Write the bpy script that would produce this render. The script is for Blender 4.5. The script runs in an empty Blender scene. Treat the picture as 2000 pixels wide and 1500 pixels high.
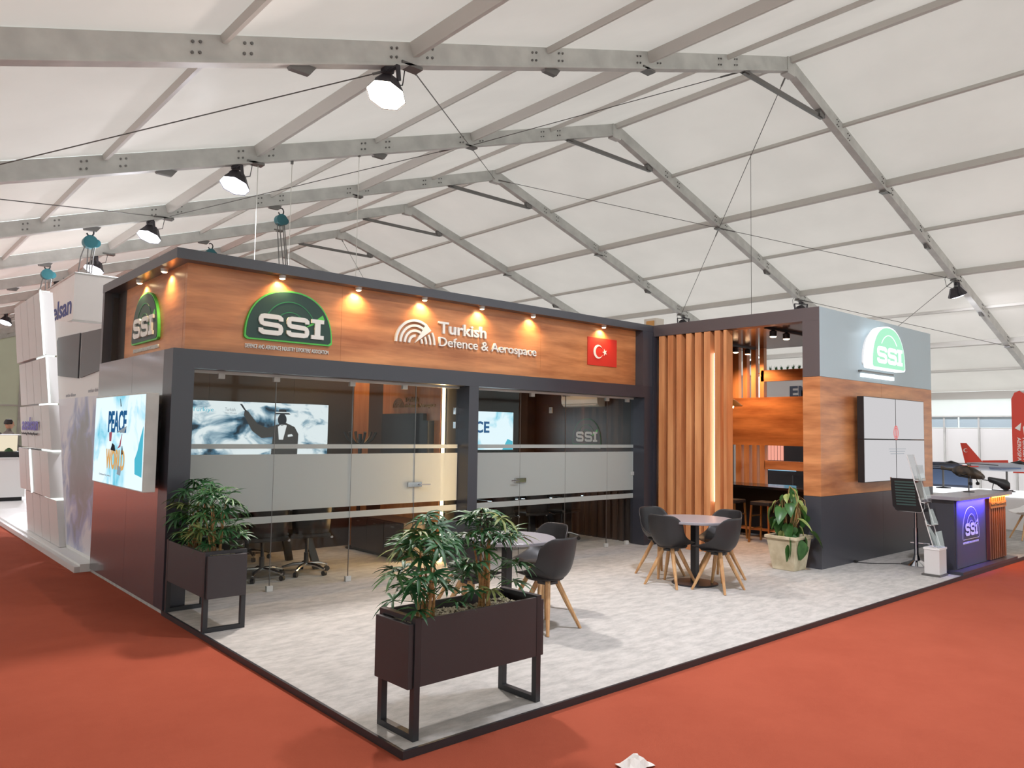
import bpy, math, random
from mathutils import Vector, Matrix

random.seed(11)
scene = bpy.context.scene
COL = scene.collection

# ------------------------------------------------------------ camera
def make_camera():
    yaw, pitch, roll, f = 0.7221, 0.0632, 0.0156, 1487.86
    cy, sy, cp, sp = math.cos(yaw), math.sin(yaw), math.cos(pitch), math.sin(pitch)
    fw = Vector((sy * cp, cy * cp, sp)); r = Vector((cy, -sy, 0)); u = r.cross(fw)
    r2 = math.cos(roll) * r + math.sin(roll) * u
    u2 = -math.sin(roll) * r + math.cos(roll) * u
    cam = bpy.data.cameras.new('camera'); cam.sensor_width = 36; cam.lens = f / 2000 * 36
    cam.clip_start = 0.05; cam.clip_end = 300
    o = bpy.data.objects.new('camera', cam); COL.objects.link(o)
    o.matrix_world = Matrix(((r2.x, u2.x, -fw.x, -2.3599), (r2.y, u2.y, -fw.y, -3.5127), (r2.z, u2.z, -fw.z, 1.72), (0, 0, 0, 1)))
    scene.camera = o
make_camera()

# ------------------------------------------------------------ world, exposure, lamp strengths
world = bpy.data.worlds.new('world'); scene.world = world; world.use_nodes = True
world.node_tree.nodes['Background'].inputs[0].default_value = (0.92, 0.99, 1.0, 1)
world.node_tree.nodes['Background'].inputs[1].default_value = 1.9
scene.view_settings.view_transform = 'Standard'
scene.view_settings.look = 'None'
scene.view_settings.exposure = 0.1
scene.view_settings.gamma = 1.0
scene.view_settings.use_curve_mapping = False
scene.cycles.max_bounces = 6
scene.cycles.diffuse_bounces = 3
scene.cycles.glossy_bounces = 2
scene.cycles.transparent_max_bounces = 16
scene.cycles.use_adaptive_sampling = True
scene.cycles.adaptive_threshold = 0.04
scene.cycles.caustics_reflective = False
scene.cycles.caustics_refractive = False
scene.cycles.sample_clamp_indirect = 6
FLOOD_W = 100       # watts of one flood lamp under the tent frames
SPOT_W = 20         # watts of one fascia downlight
ROOM_W = 30         # watts of one downlight inside the rooms

# ------------------------------------------------------------ materials
MATS = {}
def lin(c):
    return tuple(((x / 255) / 12.92 if x <= 10 else (((x / 255) + 0.055) / 1.055) ** 2.4) for x in c)
def mat(name, rgb=(128, 128, 128), rough=0.5, metal=0.0, spec=0.5, noise=None, noise_scale=8, stretch=(1, 1, 1), bump=0, bump_scale=60,
        emit=None, strength=0, coat=0):
    if name in MATS: return MATS[name]
    m = bpy.data.materials.new(name); m.use_nodes = True
    nt = m.node_tree; b = nt.nodes['Principled BSDF']
    c = lin(rgb)
    b.inputs['Base Color'].default_value = (*c, 1)
    b.inputs['Roughness'].default_value = rough
    b.inputs['Metallic'].default_value = metal
    b.inputs['Specular IOR Level'].default_value = spec
    if coat: b.inputs['Coat Weight'].default_value = coat; b.inputs['Coat Roughness'].default_value = 0.1
    if emit:
        b.inputs['Emission Color'].default_value = (*lin(emit), 1); b.inputs['Emission Strength'].default_value = strength
    if noise or bump:
        tc = nt.nodes.new('ShaderNodeTexCoord'); mp = nt.nodes.new('ShaderNodeMapping')
        mp.inputs['Scale'].default_value = stretch
        nt.links.new(tc.outputs['Object'], mp.inputs[0])
    if noise:
        n = nt.nodes.new('ShaderNodeTexNoise'); n.inputs['Scale'].default_value = noise_scale; n.inputs['Detail'].default_value = 6
        nt.links.new(mp.outputs[0], n.inputs['Vector'])
        r = nt.nodes.new('ShaderNodeValToRGB')
        r.color_ramp.elements[0].position = 0.32; r.color_ramp.elements[1].position = 0.68
        r.color_ramp.elements[0].color = (*lin(noise), 1); r.color_ramp.elements[1].color = (*c, 1)
        nt.links.new(n.outputs['Fac'], r.inputs[0]); nt.links.new(r.outputs[0], b.inputs['Base Color'])
    if bump:
        n2 = nt.nodes.new('ShaderNodeTexNoise'); n2.inputs['Scale'].default_value = bump_scale
        nt.links.new(mp.outputs[0], n2.inputs['Vector'])
        bp = nt.nodes.new('ShaderNodeBump'); bp.inputs['Strength'].default_value = bump; bp.inputs['Distance'].default_value = 0.01
        nt.links.new(n2.outputs['Fac'], bp.inputs['Height']); nt.links.new(bp.outputs[0], b.inputs['Normal'])
    MATS[name] = m
    return m

def shader_mat(name, fn):
    m = bpy.data.materials.new(name); m.use_nodes = True
    nt = m.node_tree; nt.nodes.clear(); out = nt.nodes.new('ShaderNodeOutputMaterial')
    s = fn(nt, nt.nodes.new, nt.links.new)
    nt.links.new(s, out.inputs[0]); MATS[name] = m
    return m

def membrane(name, rgb, trans):
    def fn(nt, N, L):
        tc = N('ShaderNodeTexCoord')
        n = N('ShaderNodeTexNoise'); n.inputs['Scale'].default_value = 0.55; n.inputs['Detail'].default_value = 4
        L(tc.outputs['Object'], n.inputs['Vector'])
        r = N('ShaderNodeValToRGB'); c = lin(rgb)
        r.color_ramp.elements[0].color = (*[x * 0.93 for x in c], 1); r.color_ramp.elements[1].color = (*c, 1)
        r.color_ramp.elements[0].position = 0.35; r.color_ramp.elements[1].position = 0.65
        L(n.outputs['Fac'], r.inputs[0])
        w = N('ShaderNodeTexNoise'); w.inputs['Scale'].default_value = 2.2; L(tc.outputs['Object'], w.inputs['Vector'])
        bp = N('ShaderNodeBump'); bp.inputs['Strength'].default_value = 0.25; bp.inputs['Distance'].default_value = 0.05
        L(w.outputs['Fac'], bp.inputs['Height'])
        d = N('ShaderNodeBsdfDiffuse'); t = N('ShaderNodeBsdfTranslucent'); g = N('ShaderNodeBsdfGlossy')
        g.inputs['Roughness'].default_value = 0.45
        L(r.outputs[0], d.inputs[0]); L(r.outputs[0], t.inputs[0])
        for q in (d, g): L(bp.outputs[0], q.inputs['Normal'])
        m1 = N('ShaderNodeMixShader'); m1.inputs[0].default_value = trans
        L(d.outputs[0], m1.inputs[1]); L(t.outputs[0], m1.inputs[2])
        m2 = N('ShaderNodeMixShader'); m2.inputs[0].default_value = 0.025
        L(m1.outputs[0], m2.inputs[1]); L(g.outputs[0], m2.inputs[2])
        return m2.outputs[0]
    return shader_mat(name, fn)
membrane('roof_fabric', (226, 219, 212), 0.28)
membrane('wall_fabric', (228, 230, 226), 0.48)
membrane('near_fabric', (232, 234, 230), 0.72)  # extra translucent so the unseen near gable works as soft front light
membrane('gable_fabric', (196, 196, 172), 0.10)
membrane('banner_cloth', (240, 236, 232), 0.15)

def glass_fn(tint, refl):
    def fn(nt, N, L):
        t = N('ShaderNodeBsdfTransparent'); t.inputs[0].default_value = (*tint, 1)
        g = N('ShaderNodeBsdfGlossy'); g.inputs['Roughness'].default_value = 0.02
        fr = N('ShaderNodeFresnel'); fr.inputs[0].default_value = 1.45
        mu = N('ShaderNodeMath'); mu.operation = 'MULTIPLY'; mu.inputs[1].default_value = refl
        ge = N('ShaderNodeNewGeometry'); sub = N('ShaderNodeMath'); sub.operation = 'SUBTRACT'; sub.inputs[0].default_value = 1.0
        L(ge.outputs['Backfacing'], sub.inputs[1]); m0 = N('ShaderNodeMath'); m0.operation = 'MULTIPLY'
        L(fr.outputs[0], m0.inputs[0]); L(sub.outputs[0], m0.inputs[1]); L(m0.outputs[0], mu.inputs[0])
        m = N('ShaderNodeMixShader'); L(mu.outputs[0], m.inputs[0]); L(t.outputs[0], m.inputs[1]); L(g.outputs[0], m.inputs[2])
        return m.outputs[0]
    return fn
shader_mat('glass', glass_fn((0.95, 0.96, 0.95), 0.8))
shader_mat('acrylic', glass_fn((0.88, 0.90, 0.91), 2.2))
def frost_fn(nt, N, L):
    d = N('ShaderNodeBsdfDiffuse'); d.inputs[0].default_value = (0.62, 0.64, 0.62, 1)
    t = N('ShaderNodeBsdfTranslucent'); t.inputs[0].default_value = (0.85, 0.87, 0.86, 1)
    m = N('ShaderNodeMixShader'); m.inputs[0].default_value = 0.55
    L(d.outputs[0], m.inputs[1]); L(t.outputs[0], m.inputs[2])
    tr = N('ShaderNodeBsdfTransparent')
    m2 = N('ShaderNodeMixShader'); m2.inputs[0].default_value = 0.14; L(m.outputs[0], m2.inputs[1]); L(tr.outputs[0], m2.inputs[2])
    return m2.outputs[0]
shader_mat('frost', frost_fn)

def wood(name, light, dark, axis='X', rough=0.32, freq=7.0):
    """laminate with grain running along one axis"""
    m = bpy.data.materials.new(name); m.use_nodes = True; nt = m.node_tree; b = nt.nodes['Principled BSDF']
    N = nt.nodes.new; L = nt.links.new
    tc = N('ShaderNodeTexCoord'); mp = N('ShaderNodeMapping')
    s = {'X': (0.13, 0.13, 1.0), 'Z': (1.0, 1.0, 0.1), 'Y': (1.0, 0.28, 1.0)}[axis]
    mp.inputs['Scale'].default_value = s
    L(tc.outputs['Object'], mp.inputs[0])
    n1 = N('ShaderNodeTexNoise'); n1.inputs['Scale'].default_value = freq; n1.inputs['Detail'].default_value = 3
    n2 = N('ShaderNodeTexNoise'); n2.inputs['Scale'].default_value = freq * 9; n2.inputs['Detail'].default_value = 5
    L(mp.outputs[0], n1.inputs['Vector']); L(mp.outputs[0], n2.inputs['Vector'])
    mx = N('ShaderNodeMix'); mx.data_type = 'FLOAT'; mx.inputs[0].default_value = 0.13
    L(n1.outputs['Fac'], mx.inputs[2]); L(n2.outputs['Fac'], mx.inputs[3])
    r = N('ShaderNodeValToRGB')
    r.color_ramp.elements[0].position = 0.34; r.color_ramp.elements[1].position = 0.66
    r.color_ramp.elements[0].color = (*lin(dark), 1); r.color_ramp.elements[1].color = (*lin(light), 1)
    L(mx.outputs[0], r.inputs[0]); L(r.outputs[0], b.inputs['Base Color'])
    b.inputs['Roughness'].default_value = rough
    MATS[name] = m
    return m
wood('walnut', (228, 154, 100), (164, 98, 58), 'X', 0.33, 6)
wood('walnut_y', (228, 154, 100), (164, 98, 58), 'X', 0.33, 6)
wood('walnut_v', (232, 166, 112), (196, 126, 80), 'Z', 0.36, 7)
wood('beech', (206, 164, 116), (176, 128, 84), 'Z', 0.45, 22)
wood('red_slat', (150, 92, 62), (110, 62, 40), 'Z', 0.4, 12)

def carpet(name, a, b_, scale, c=None):
    m = bpy.data.materials.new(name); m.use_nodes = True; nt = m.node_tree; b = nt.nodes['Principled BSDF']
    N = nt.nodes.new; L = nt.links.new
    tc = N('ShaderNodeTexCoord')
    n1 = N('ShaderNodeTexNoise'); n1.inputs['Scale'].default_value = scale; n1.inputs['Detail'].default_value = 8; n1.inputs['Roughness'].default_value = 0.7
    mp = N('ShaderNodeMapping'); mp.inputs['Scale'].default_value = (1, 2.2, 1) if c else (1, 1, 1)
    L(tc.outputs['Object'], mp.inputs[0]); L(mp.outputs[0], n1.inputs['Vector'])
    r = N('ShaderNodeValToRGB'); r.color_ramp.elements[0].position = 0.3; r.color_ramp.elements[1].position = 0.62
    r.color_ramp.elements[0].color = (*lin(b_), 1); r.color_ramp.elements[1].color = (*lin(a), 1)
    L(n1.outputs['Fac'], r.inputs[0])
    n2 = N('ShaderNodeTexNoise'); n2.inputs['Scale'].default_value = 260; L(tc.outputs['Object'], n2.inputs['Vector'])
    bp = N('ShaderNodeBump'); bp.inputs['Strength'].default_value = 0.35; bp.inputs['Distance'].default_value = 0.004
    L(n2.outputs['Fac'], bp.inputs['Height']); L(bp.outputs[0], b.inputs['Normal'])
    L(r.outputs[0], b.inputs['Base Color']); b.inputs['Roughness'].default_value = 0.95; b.inputs['Specular IOR Level'].default_value = 0.1
    MATS[name] = m
carpet('red_carpet', (164, 82, 61), (155, 75, 55), 1.2)
carpet('grey_carpet', (192, 188, 184), (160, 157, 154), 5, True)
carpet('far_carpet', (176, 172, 168), (150, 147, 144), 5, True)

mat('anthracite', (58, 58, 66), 0.34, spec=0.6)
mat('side_gloss', (84, 84, 90), 0.24, spec=1.0, coat=0.8)
mat('taupe', (92, 82, 82), 0.34, spec=0.5)
mat('dark_panel', (70, 70, 77), 0.3, spec=0.6)
mat('lit_front', (70, 70, 92), 0.5)
mat('grey_panel', (176, 192, 200), 0.35)
mat('room_brown', (66, 56, 52), 0.4)
mat('planter', (56, 50, 53), 0.5)
mat('black_metal', (44, 44, 48), 0.4)
mat('black', (34, 33, 34), 0.45)
mat('black_gloss', (24, 24, 26), 0.15)
mat('shell_black', (42, 40, 42), 0.42)
mat('cushion', (40, 36, 36), 0.6)
mat('white', (232, 230, 228), 0.4)
mat('white_gloss', (236, 234, 234), 0.2)
mat('off_white', (214, 210, 208), 0.4)
mat('sign_white', (240, 238, 232), 0.35)
mat('table_grey', (150, 146, 152), 0.3)
mat('aluminium', (206, 205, 200), 0.5, metal=0.0, noise=(186, 185, 181), noise_scale=3, stretch=(1, 1, 1))
mat('purlin_grey', (204, 200, 194), 0.5)
mat('steel', (120, 118, 116), 0.4, metal=0.8)
mat('chrome', (214, 216, 220), 0.12, metal=1.0)
mat('lamp_black', (48, 44, 50), 0.5)
mat('teal', (38, 98, 106), 0.45)
mat('wire', (96, 92, 88), 0.5, metal=0.3)
mat('wire_white', (224, 222, 214), 0.5)
mat('dark_green', (30, 62, 54), 0.4)
mat('mid_green', (34, 120, 74), 0.4)
mat('bright_green', (88, 200, 84), 0.4)
mat('flag_red', (214, 52, 40), 0.5)
mat('model_red', (220, 66, 46), 0.4)
mat('model_grey', (178, 182, 192), 0.4)
mat('model_blue', (96, 116, 150), 0.4)
mat('model_dark', (66, 74, 92), 0.4)
mat('camo', (84, 68, 50), 0.5, noise=(34, 33, 32), noise_scale=14)
mat('stone', (216, 204, 176), 0.7, noise=(180, 164, 134), noise_scale=6, bump=0.2, bump_scale=12)
mat('soil', (70, 54, 42), 0.9)
mat('pebble', (206, 196, 170), 0.7, noise=(150, 140, 118), noise_scale=40)
mat('cane', (196, 150, 94), 0.6, noise=(146, 100, 58), noise_scale=20, stretch=(1, 1, 3))
mat('leaf_a', (58, 112, 62), 0.45, noise=(32, 74, 44), noise_scale=9)
mat('leaf_b', (84, 128, 66), 0.45, noise=(48, 88, 48), noise_scale=9)
mat('leaf_c', (150, 160, 92), 0.5, noise=(110, 120, 66), noise_scale=9)
mat('leaf_pot', (66, 110, 52), 0.35, noise=(40, 80, 38), noise_scale=10)
mat('leaf_pot_pale', (166, 176, 106), 0.4, noise=(120, 140, 74), noise_scale=10)
mat('moss', (96, 74, 50), 0.9, noise=(60, 46, 32), noise_scale=30, bump=0.6, bump_scale=50)
mat('vine', (158, 126, 80), 0.7)
mat('skin', (196, 148, 120), 0.6)
mat('hair', (40, 32, 30), 0.7)
mat('shirt_grey', (120, 112, 106), 0.8)
mat('shirt_black', (40, 38, 42), 0.8)
mat('paper', (226, 220, 216), 0.8)
mat('ac_white', (214, 202, 186), 0.35)
mat('print_navy', (44, 60, 130), 0.5)
mat('print_violet', (112, 104, 196), 0.5)
mat('print_grey', (176, 178, 184), 0.5)
mat('window_dark', (58, 58, 62), 0.35)
mat('brass', (200, 150, 92), 0.3, metal=0.8)
mat('ceiling_gloss', (92, 74, 66), 0.16)
mat('mesh_green', (70, 92, 88), 0.5)
mat('display_box', (236, 232, 222), 0.4)

def emit(name, rgb, s):
    def fn(nt, N, L):
        e = N('ShaderNodeEmission'); e.inputs[0].default_value = (*lin(rgb), 1); e.inputs[1].default_value = s
        return e.outputs[0]
    return shader_mat(name, fn)
emit('e_flood', (240, 240, 255), 9)
emit('e_flood_warm', (255, 244, 224), 12)
emit('e_spot', (255, 226, 176), 14)
emit('e_bar', (255, 206, 160), 16)
emit('e_led_warm', (255, 226, 176), 7)
emit('e_led_white', (255, 244, 226), 5)
emit('e_led_cool', (236, 248, 244), 1.6)
emit('e_led_blue', (70, 60, 255), 3)
emit('e_led_orange', (255, 176, 84), 5)
emit('e_neon_white', (246, 252, 255), 1.5)
emit('e_neon_green', (176, 240, 204), 1.0)
emit('e_neon_letter', (240, 254, 248), 1.4)
emit('e_screen_white', (206, 204, 206), 0.95)
emit('e_screen_red', (232, 96, 92), 0.95)
emit('e_scr_navy', (40, 96, 146), 0.85)
emit('e_scr_orange', (222, 172, 106), 0.9)
emit('e_scr_dark', (44, 46, 52), 0.8)
emit('e_scr_suit', (70, 68, 66), 0.8)
emit('e_scr_shirt', (224, 230, 232), 0.95)
emit('e_scr_red', (176, 96, 110), 0.8)
emit('e_scr_teal', (84, 190, 214), 0.9)
emit('e_scr_grey', (150, 160, 168), 0.85)
emit('e_lit_panel', (250, 252, 255), 1.3)
emit('e_pink', (250, 170, 150), 0.9)
emit('e_sky_screen', (150, 220, 250), 1.0)
emit('e_display', (255, 236, 206), 1.1)

def screen_fn(base, cols, scale, s, lo, hi, stretch=(1, 1, 1)):
    def fn(nt, N, L):
        tc = N('ShaderNodeTexCoord'); mp = N('ShaderNodeMapping'); mp.inputs['Scale'].default_value = stretch
        L(tc.outputs['Object'], mp.inputs[0])
        n = N('ShaderNodeTexNoise'); n.inputs['Scale'].default_value = scale; n.inputs['Detail'].default_value = 5; n.inputs['Distortion'].default_value = 0.6
        L(mp.outputs[0], n.inputs['Vector'])
        r = N('ShaderNodeValToRGB'); e = r.color_ramp.elements
        e[0].position = lo; e[0].color = (*lin(cols[0]), 1); e[1].position = hi; e[1].color = (*lin(base), 1)
        for k, c in enumerate(cols[1:]):
            q = e.new(lo + (hi - lo) * (k + 1) / len(cols)); q.color = (*lin(c), 1)
        L(n.outputs['Fac'], r.inputs[0])
        em = N('ShaderNodeEmission'); em.inputs[1].default_value = s; L(r.outputs[0], em.inputs[0])
        return em.outputs[0]
    return fn
shader_mat('screen_peace', screen_fn((226, 244, 252), [(96, 190, 216), (176, 224, 240)], 2.1, 1.05, 0.30, 0.47))
shader_mat('screen_cloud', screen_fn((228, 238, 242), [(30, 44, 56), (70, 110, 134), (160, 186, 200)], 2.4, 0.95, 0.36, 0.54, (1, 1, 1.6)))
def print_fn(nt, N, L):
    tc = N('ShaderNodeTexCoord')
    n = N('ShaderNodeTexNoise'); n.inputs['Scale'].default_value = 2.6; n.inputs['Detail'].default_value = 7; n.inputs['Distortion'].default_value = 0.8
    L(tc.outputs['Object'], n.inputs['Vector'])
    ds = N('ShaderNodeVectorMath'); ds.operation = 'DISTANCE'; ds.inputs[1].default_value = (0.06, 0.95, 1.05); L(tc.outputs['Object'], ds.inputs[0])
    m1 = N('ShaderNodeMath'); m1.operation = 'MULTIPLY'; m1.inputs[1].default_value = 0.5; L(ds.outputs['Value'], m1.inputs[0])
    m2 = N('ShaderNodeMath'); m2.operation = 'MULTIPLY_ADD'; m2.inputs[1].default_value = 0.9; L(n.outputs['Fac'], m2.inputs[0]); L(m1.outputs[0], m2.inputs[2])
    r = N('ShaderNodeValToRGB'); e = r.color_ramp.elements
    e[0].position = 0.55; e[0].color = (*lin((140, 142, 146)), 1); e[1].position = 1.12 if False else 1.0; e[1].color = (*lin((222, 220, 226)), 1)
    q = e.new(0.72); q.color = (*lin((150, 152, 158)), 1); q = e.new(0.84); q.color = (*lin((164, 172, 204)), 1)
    L(m2.outputs[0], r.inputs[0])
    b = N('ShaderNodeBsdfPrincipled'); b.inputs['Roughness'].default_value = 0.4; L(r.outputs[0], b.inputs['Base Color'])
    return b.outputs[0]
shader_mat('print_wash', print_fn)
# ------------------------------------------------------------ mesh helpers
class Fr:
    """local frame: origin o, right u, up v, outward n"""
    def __init__(s, o, u, v, n): s.o, s.u, s.v, s.n = Vector(o), Vector(u), Vector(v), Vector(n)
    def p(s, a, b, c=0): return s.o + s.u * a + s.v * b + s.n * c
def front(x, y, z): return Fr((x, y, z), (1, 0, 0), (0, 0, 1), (0, -1, 0))     # faces the aisle in front of the stand
def left(x, y, z): return Fr((x, y, z), (0, -1, 0), (0, 0, 1), (-1, 0, 0))     # faces the aisle left of the stand

class B:
    def __init__(s): s.v = []; s.f = []
    def add(s, vs, fs):
        k = len(s.v); s.v += [Vector(q) for q in vs]; s.f += [tuple(i + k for i in f) for f in fs]; return s
    def box(s, x0, x1, y0, y1, z0, z1):
        return s.add([(x0, y0, z0), (x1, y0, z0), (x1, y1, z0), (x0, y1, z0), (x0, y0, z1), (x1, y0, z1), (x1, y1, z1), (x0, y1, z1)],
                     [(0, 3, 2, 1), (4, 5, 6, 7), (0, 1, 5, 4), (1, 2, 6, 5), (2, 3, 7, 6), (3, 0, 4, 7)])
    def fbox(s, fr, a0, a1, b0, b1, c0, c1):
        P = [fr.p(a, b, c) for c in (c0, c1) for b in (b0, b1) for a in (a0, a1)]
        return s.add(P, [(0, 2, 3, 1), (4, 5, 7, 6), (0, 1, 5, 4), (1, 3, 7, 5), (3, 2, 6, 7), (2, 0, 4, 6)])
    def hexa(s, bot, top):
        return s.add(list(bot) + list(top), [(3, 2, 1, 0), (4, 5, 6, 7), (0, 1, 5, 4), (1, 2, 6, 5), (2, 3, 7, 6), (3, 0, 4, 7)])
    def bar(s, p0, p1, w, h, up=(0, 0, 1), top=False):
        """rectangular bar p0 to p1; top: the line p0-p1 is the bar's upper face"""
        p0, p1 = Vector(p0), Vector(p1); d = (p1 - p0).normalized(); up = Vector(up)
        sd = d.cross(up).normalized(); u = sd.cross(d).normalized()
        a, b = (-h, 0) if top else (-h / 2, h / 2)
        def ring(p): return [p + sd * x + u * y for x, y in ((-w / 2, a), (w / 2, a), (w / 2, b), (-w / 2, b))]
        return s.hexa(ring(p0), ring(p1))
    def tube(s, pts, r, n=8, caps=True):
        pts = [Vector(q) for q in pts]; rs = r if isinstance(r, (list, tuple)) else [r] * len(pts)
        rings = []; prev = None
        for i, q in enumerate(pts):
            d = (pts[min(i + 1, len(pts) - 1)] - pts[max(i - 1, 0)]).normalized()
            a = Vector((0, 0, 1)) if abs(d.z) < 0.9 else Vector((1, 0, 0))
            if prev is not None:
                a = prev
            x = (a - d * a.dot(d)).normalized(); y = d.cross(x); prev = x
            rings.append([q + (x * math.cos(t) + y * math.sin(t)) * rs[i] for t in [2 * math.pi * k / n for k in range(n)]])
        k0 = len(s.v)
        for rg in rings: s.v += rg
        for i in range(len(rings) - 1):
            for k in range(n):
                s.f.append((k0 + i * n + k, k0 + i * n + (k + 1) % n, k0 + (i + 1) * n + (k + 1) % n, k0 + (i + 1) * n + k))
        if caps:
            s.f.append(tuple(k0 + k for k in reversed(range(n)))); s.f.append(tuple(k0 + (len(rings) - 1) * n + k for k in range(n)))
        return s
    def lathe(s, prof, n=24, c=(0, 0, 0)):
        """prof: list of (r, z) from bottom to top"""
        k0 = len(s.v)
        for r, z in prof:
            for k in range(n):
                t = 2 * math.pi * k / n; s.v.append(Vector((c[0] + r * math.cos(t), c[1] + r * math.sin(t), c[2] + z)))
        for i in range(len(prof) - 1):
            for k in range(n):
                s.f.append((k0 + i * n + k, k0 + i * n + (k + 1) % n, k0 + (i + 1) * n + (k + 1) % n, k0 + (i + 1) * n + k))
        s.f.append(tuple(k0 + k for k in reversed(range(n)))); s.f.append(tuple(k0 + (len(prof) - 1) * n + k for k in range(n)))
        return s
    def poly(s, fr, pts, c0, c1):
        """flat plate with outline pts (counter-clockwise) in a frame, from depth c0 to c1"""
        n = len(pts); k0 = len(s.v)
        s.v += [fr.p(a, b, c1) for a, b in pts] + [fr.p(a, b, c0) for a, b in pts]
        s.f.append(tuple(k0 + i for i in range(n))); s.f.append(tuple(k0 + n + i for i in reversed(range(n))))
        for i in range(n): s.f.append((k0 + i, k0 + n + i, k0 + n + (i + 1) % n, k0 + (i + 1) % n))
        return s
    def strip(s, fr, pts, w, c0, c1, closed=False):
        """a flat stroke of width w along a 2D path"""
        n = len(pts); L_, R_ = [], []
        for i in range(n):
            a = pts[(i - 1) % n] if closed or i > 0 else pts[i]; b = pts[(i + 1) % n] if closed or i < n - 1 else pts[i]
            dx, dy = b[0] - a[0], b[1] - a[1]; l = math.hypot(dx, dy) or 1
            nx, ny = -dy / l * w / 2, dx / l * w / 2
            L_.append((pts[i][0] + nx, pts[i][1] + ny)); R_.append((pts[i][0] - nx, pts[i][1] - ny))
        for i in range(n if closed else n - 1):
            j = (i + 1) % n
            P = [fr.p(*q, c) for c in (c0, c1) for q in (R_[i], R_[j], L_[j], L_[i])]
            s.add(P, [(3, 2, 1, 0), (4, 5, 6, 7), (0, 1, 5, 4), (1, 2, 6, 5), (2, 3, 7, 6), (3, 0, 4, 7)])
        return s
    def mesh(s, name):
        m = bpy.data.meshes.new(name); m.from_pydata([tuple(q) for q in s.v], [], s.f); m.update(); return m
    def build(s, name, material, parent=None, local=False, smooth=False, bevel=0):
        if parent is not None and not local:
            o = Vector(parent['_o']) if '_o' in parent else Vector((0, 0, 0))
            s.v = [q - o for q in s.v]
        me = s.mesh(name)
        return link_mesh(name, me, material, parent, smooth, bevel)

def link_mesh(name, me, material, parent=None, smooth=False, bevel=0):
    o = bpy.data.objects.new(name, me)
    me.materials.append(MATS[material] if isinstance(material, str) else material)
    if smooth:
        me.polygons.foreach_set('use_smooth', [True] * len(me.polygons))
        try: me.set_sharp_from_angle(angle=math.radians(42))
        except Exception: pass
    COL.objects.link(o)
    if parent is not None:
        o.parent = parent
        if '_o' in parent: o['_o'] = parent['_o']
    if bevel:
        b = o.modifiers.new('bevel', 'BEVEL'); b.width = bevel; b.segments = 2; b.limit_method = 'ANGLE'
    return o

def tag(o, label, cat=None, group=None, kind=None):
    o['label'] = label
    if cat: o['category'] = cat
    if group: o['group'] = group
    if kind: o['kind'] = kind
    return o
def thing(name, loc, label, cat=None, group=None, kind=None, rot=0):
    o = bpy.data.objects.new(name, None); COL.objects.link(o); o.location = loc; o.rotation_euler = (0, 0, rot)
    o.empty_display_size = 0.1
    o['_o'] = tuple(float(c) for c in loc)
    return tag(o, label, cat, group, kind)
def struct(name, loc, label):
    return thing(name, loc, label, kind='structure')
def copy_tree(o, parent=None):
    c = o.copy(); COL.objects.link(c); c.parent = parent
    for ch in list(o.children): copy_tree(ch, c)
    return c

def text_mesh(body, bold=0.0, spacing=1.0):
    cu = bpy.data.curves.new('text', 'FONT'); cu.body = body; cu.size = 1; cu.offset = bold; cu.extrude = 0.5; cu.resolution_u = 3
    cu.space_character = spacing
    ob = bpy.data.objects.new('text', cu)
    me = bpy.data.meshes.new_from_object(ob)
    bpy.data.objects.remove(ob); bpy.data.curves.remove(cu)
    return me
def lettering(name, body, fr, a0, a1, b0, b1, depth, material, parent, bold=0.0, mirror=False, spacing=1.0, c0=0.0):
    """lettering fitted into a rectangle of a frame"""
    me = text_mesh(body, bold, spacing)
    xs = [v.co.x for v in me.vertices]; ys = [v.co.y for v in me.vertices]
    x0, x1, y0, y1 = min(xs), max(xs), min(ys), max(ys)
    o = Vector(parent['_o']) if parent is not None and '_o' in parent else Vector((0, 0, 0))
    for v in me.vertices:
        a = (v.co.x - x0) / (x1 - x0); a = 1 - a if mirror else a
        v.co = fr.p(a0 + (a1 - a0) * a, b0 + (b1 - b0) * (v.co.y - y0) / (y1 - y0), c0 + (depth if v.co.z > 0 else 0)) - o
    me.update()
    return link_mesh(name, me, material, parent)

def spot(parent, loc, direction, watts, rgb, angle=70, blend=0.6, size=0.03):
    li = bpy.data.lights.new('lamp_light', 'SPOT'); li.energy = watts; li.color = lin(rgb); li.spot_size = math.radians(angle); li.spot_blend = blend; li.shadow_soft_size = size
    o = bpy.data.objects.new('lamp_light', li); COL.objects.link(o)
    o.rotation_euler = Vector(direction).to_track_quat('-Z', 'Y').to_euler()
    org = Vector(parent['_o']) if '_o' in parent else Vector((0, 0, 0))
    o.location = Vector(loc) - org; o.parent = parent
    return o
def area(parent, loc, direction, watts, rgb, sx, sy=None, spread=180):
    li = bpy.data.lights.new('lamp_light', 'AREA'); li.energy = watts; li.color = lin(rgb); li.spread = math.radians(spread)
    if sy is None: li.shape = 'DISK'; li.size = sx
    else: li.shape = 'RECTANGLE'; li.size = sx; li.size_y = sy
    o = bpy.data.objects.new('lamp_light', li); COL.objects.link(o)
    o.rotation_euler = Vector(direction).to_track_quat('-Z', 'Y').to_euler()
    org = Vector(parent['_o']) if '_o' in parent else Vector((0, 0, 0))
    o.location = Vector(loc) - org; o.parent = parent
    return o
def arc(cx, cy, rx, ry, a0, a1, n):
    return [(cx + rx * math.cos(math.radians(a0 + (a1 - a0) * k / n)), cy + ry * math.sin(math.radians(a0 + (a1 - a0) * k / n))) for k in range(n + 1)]
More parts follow.
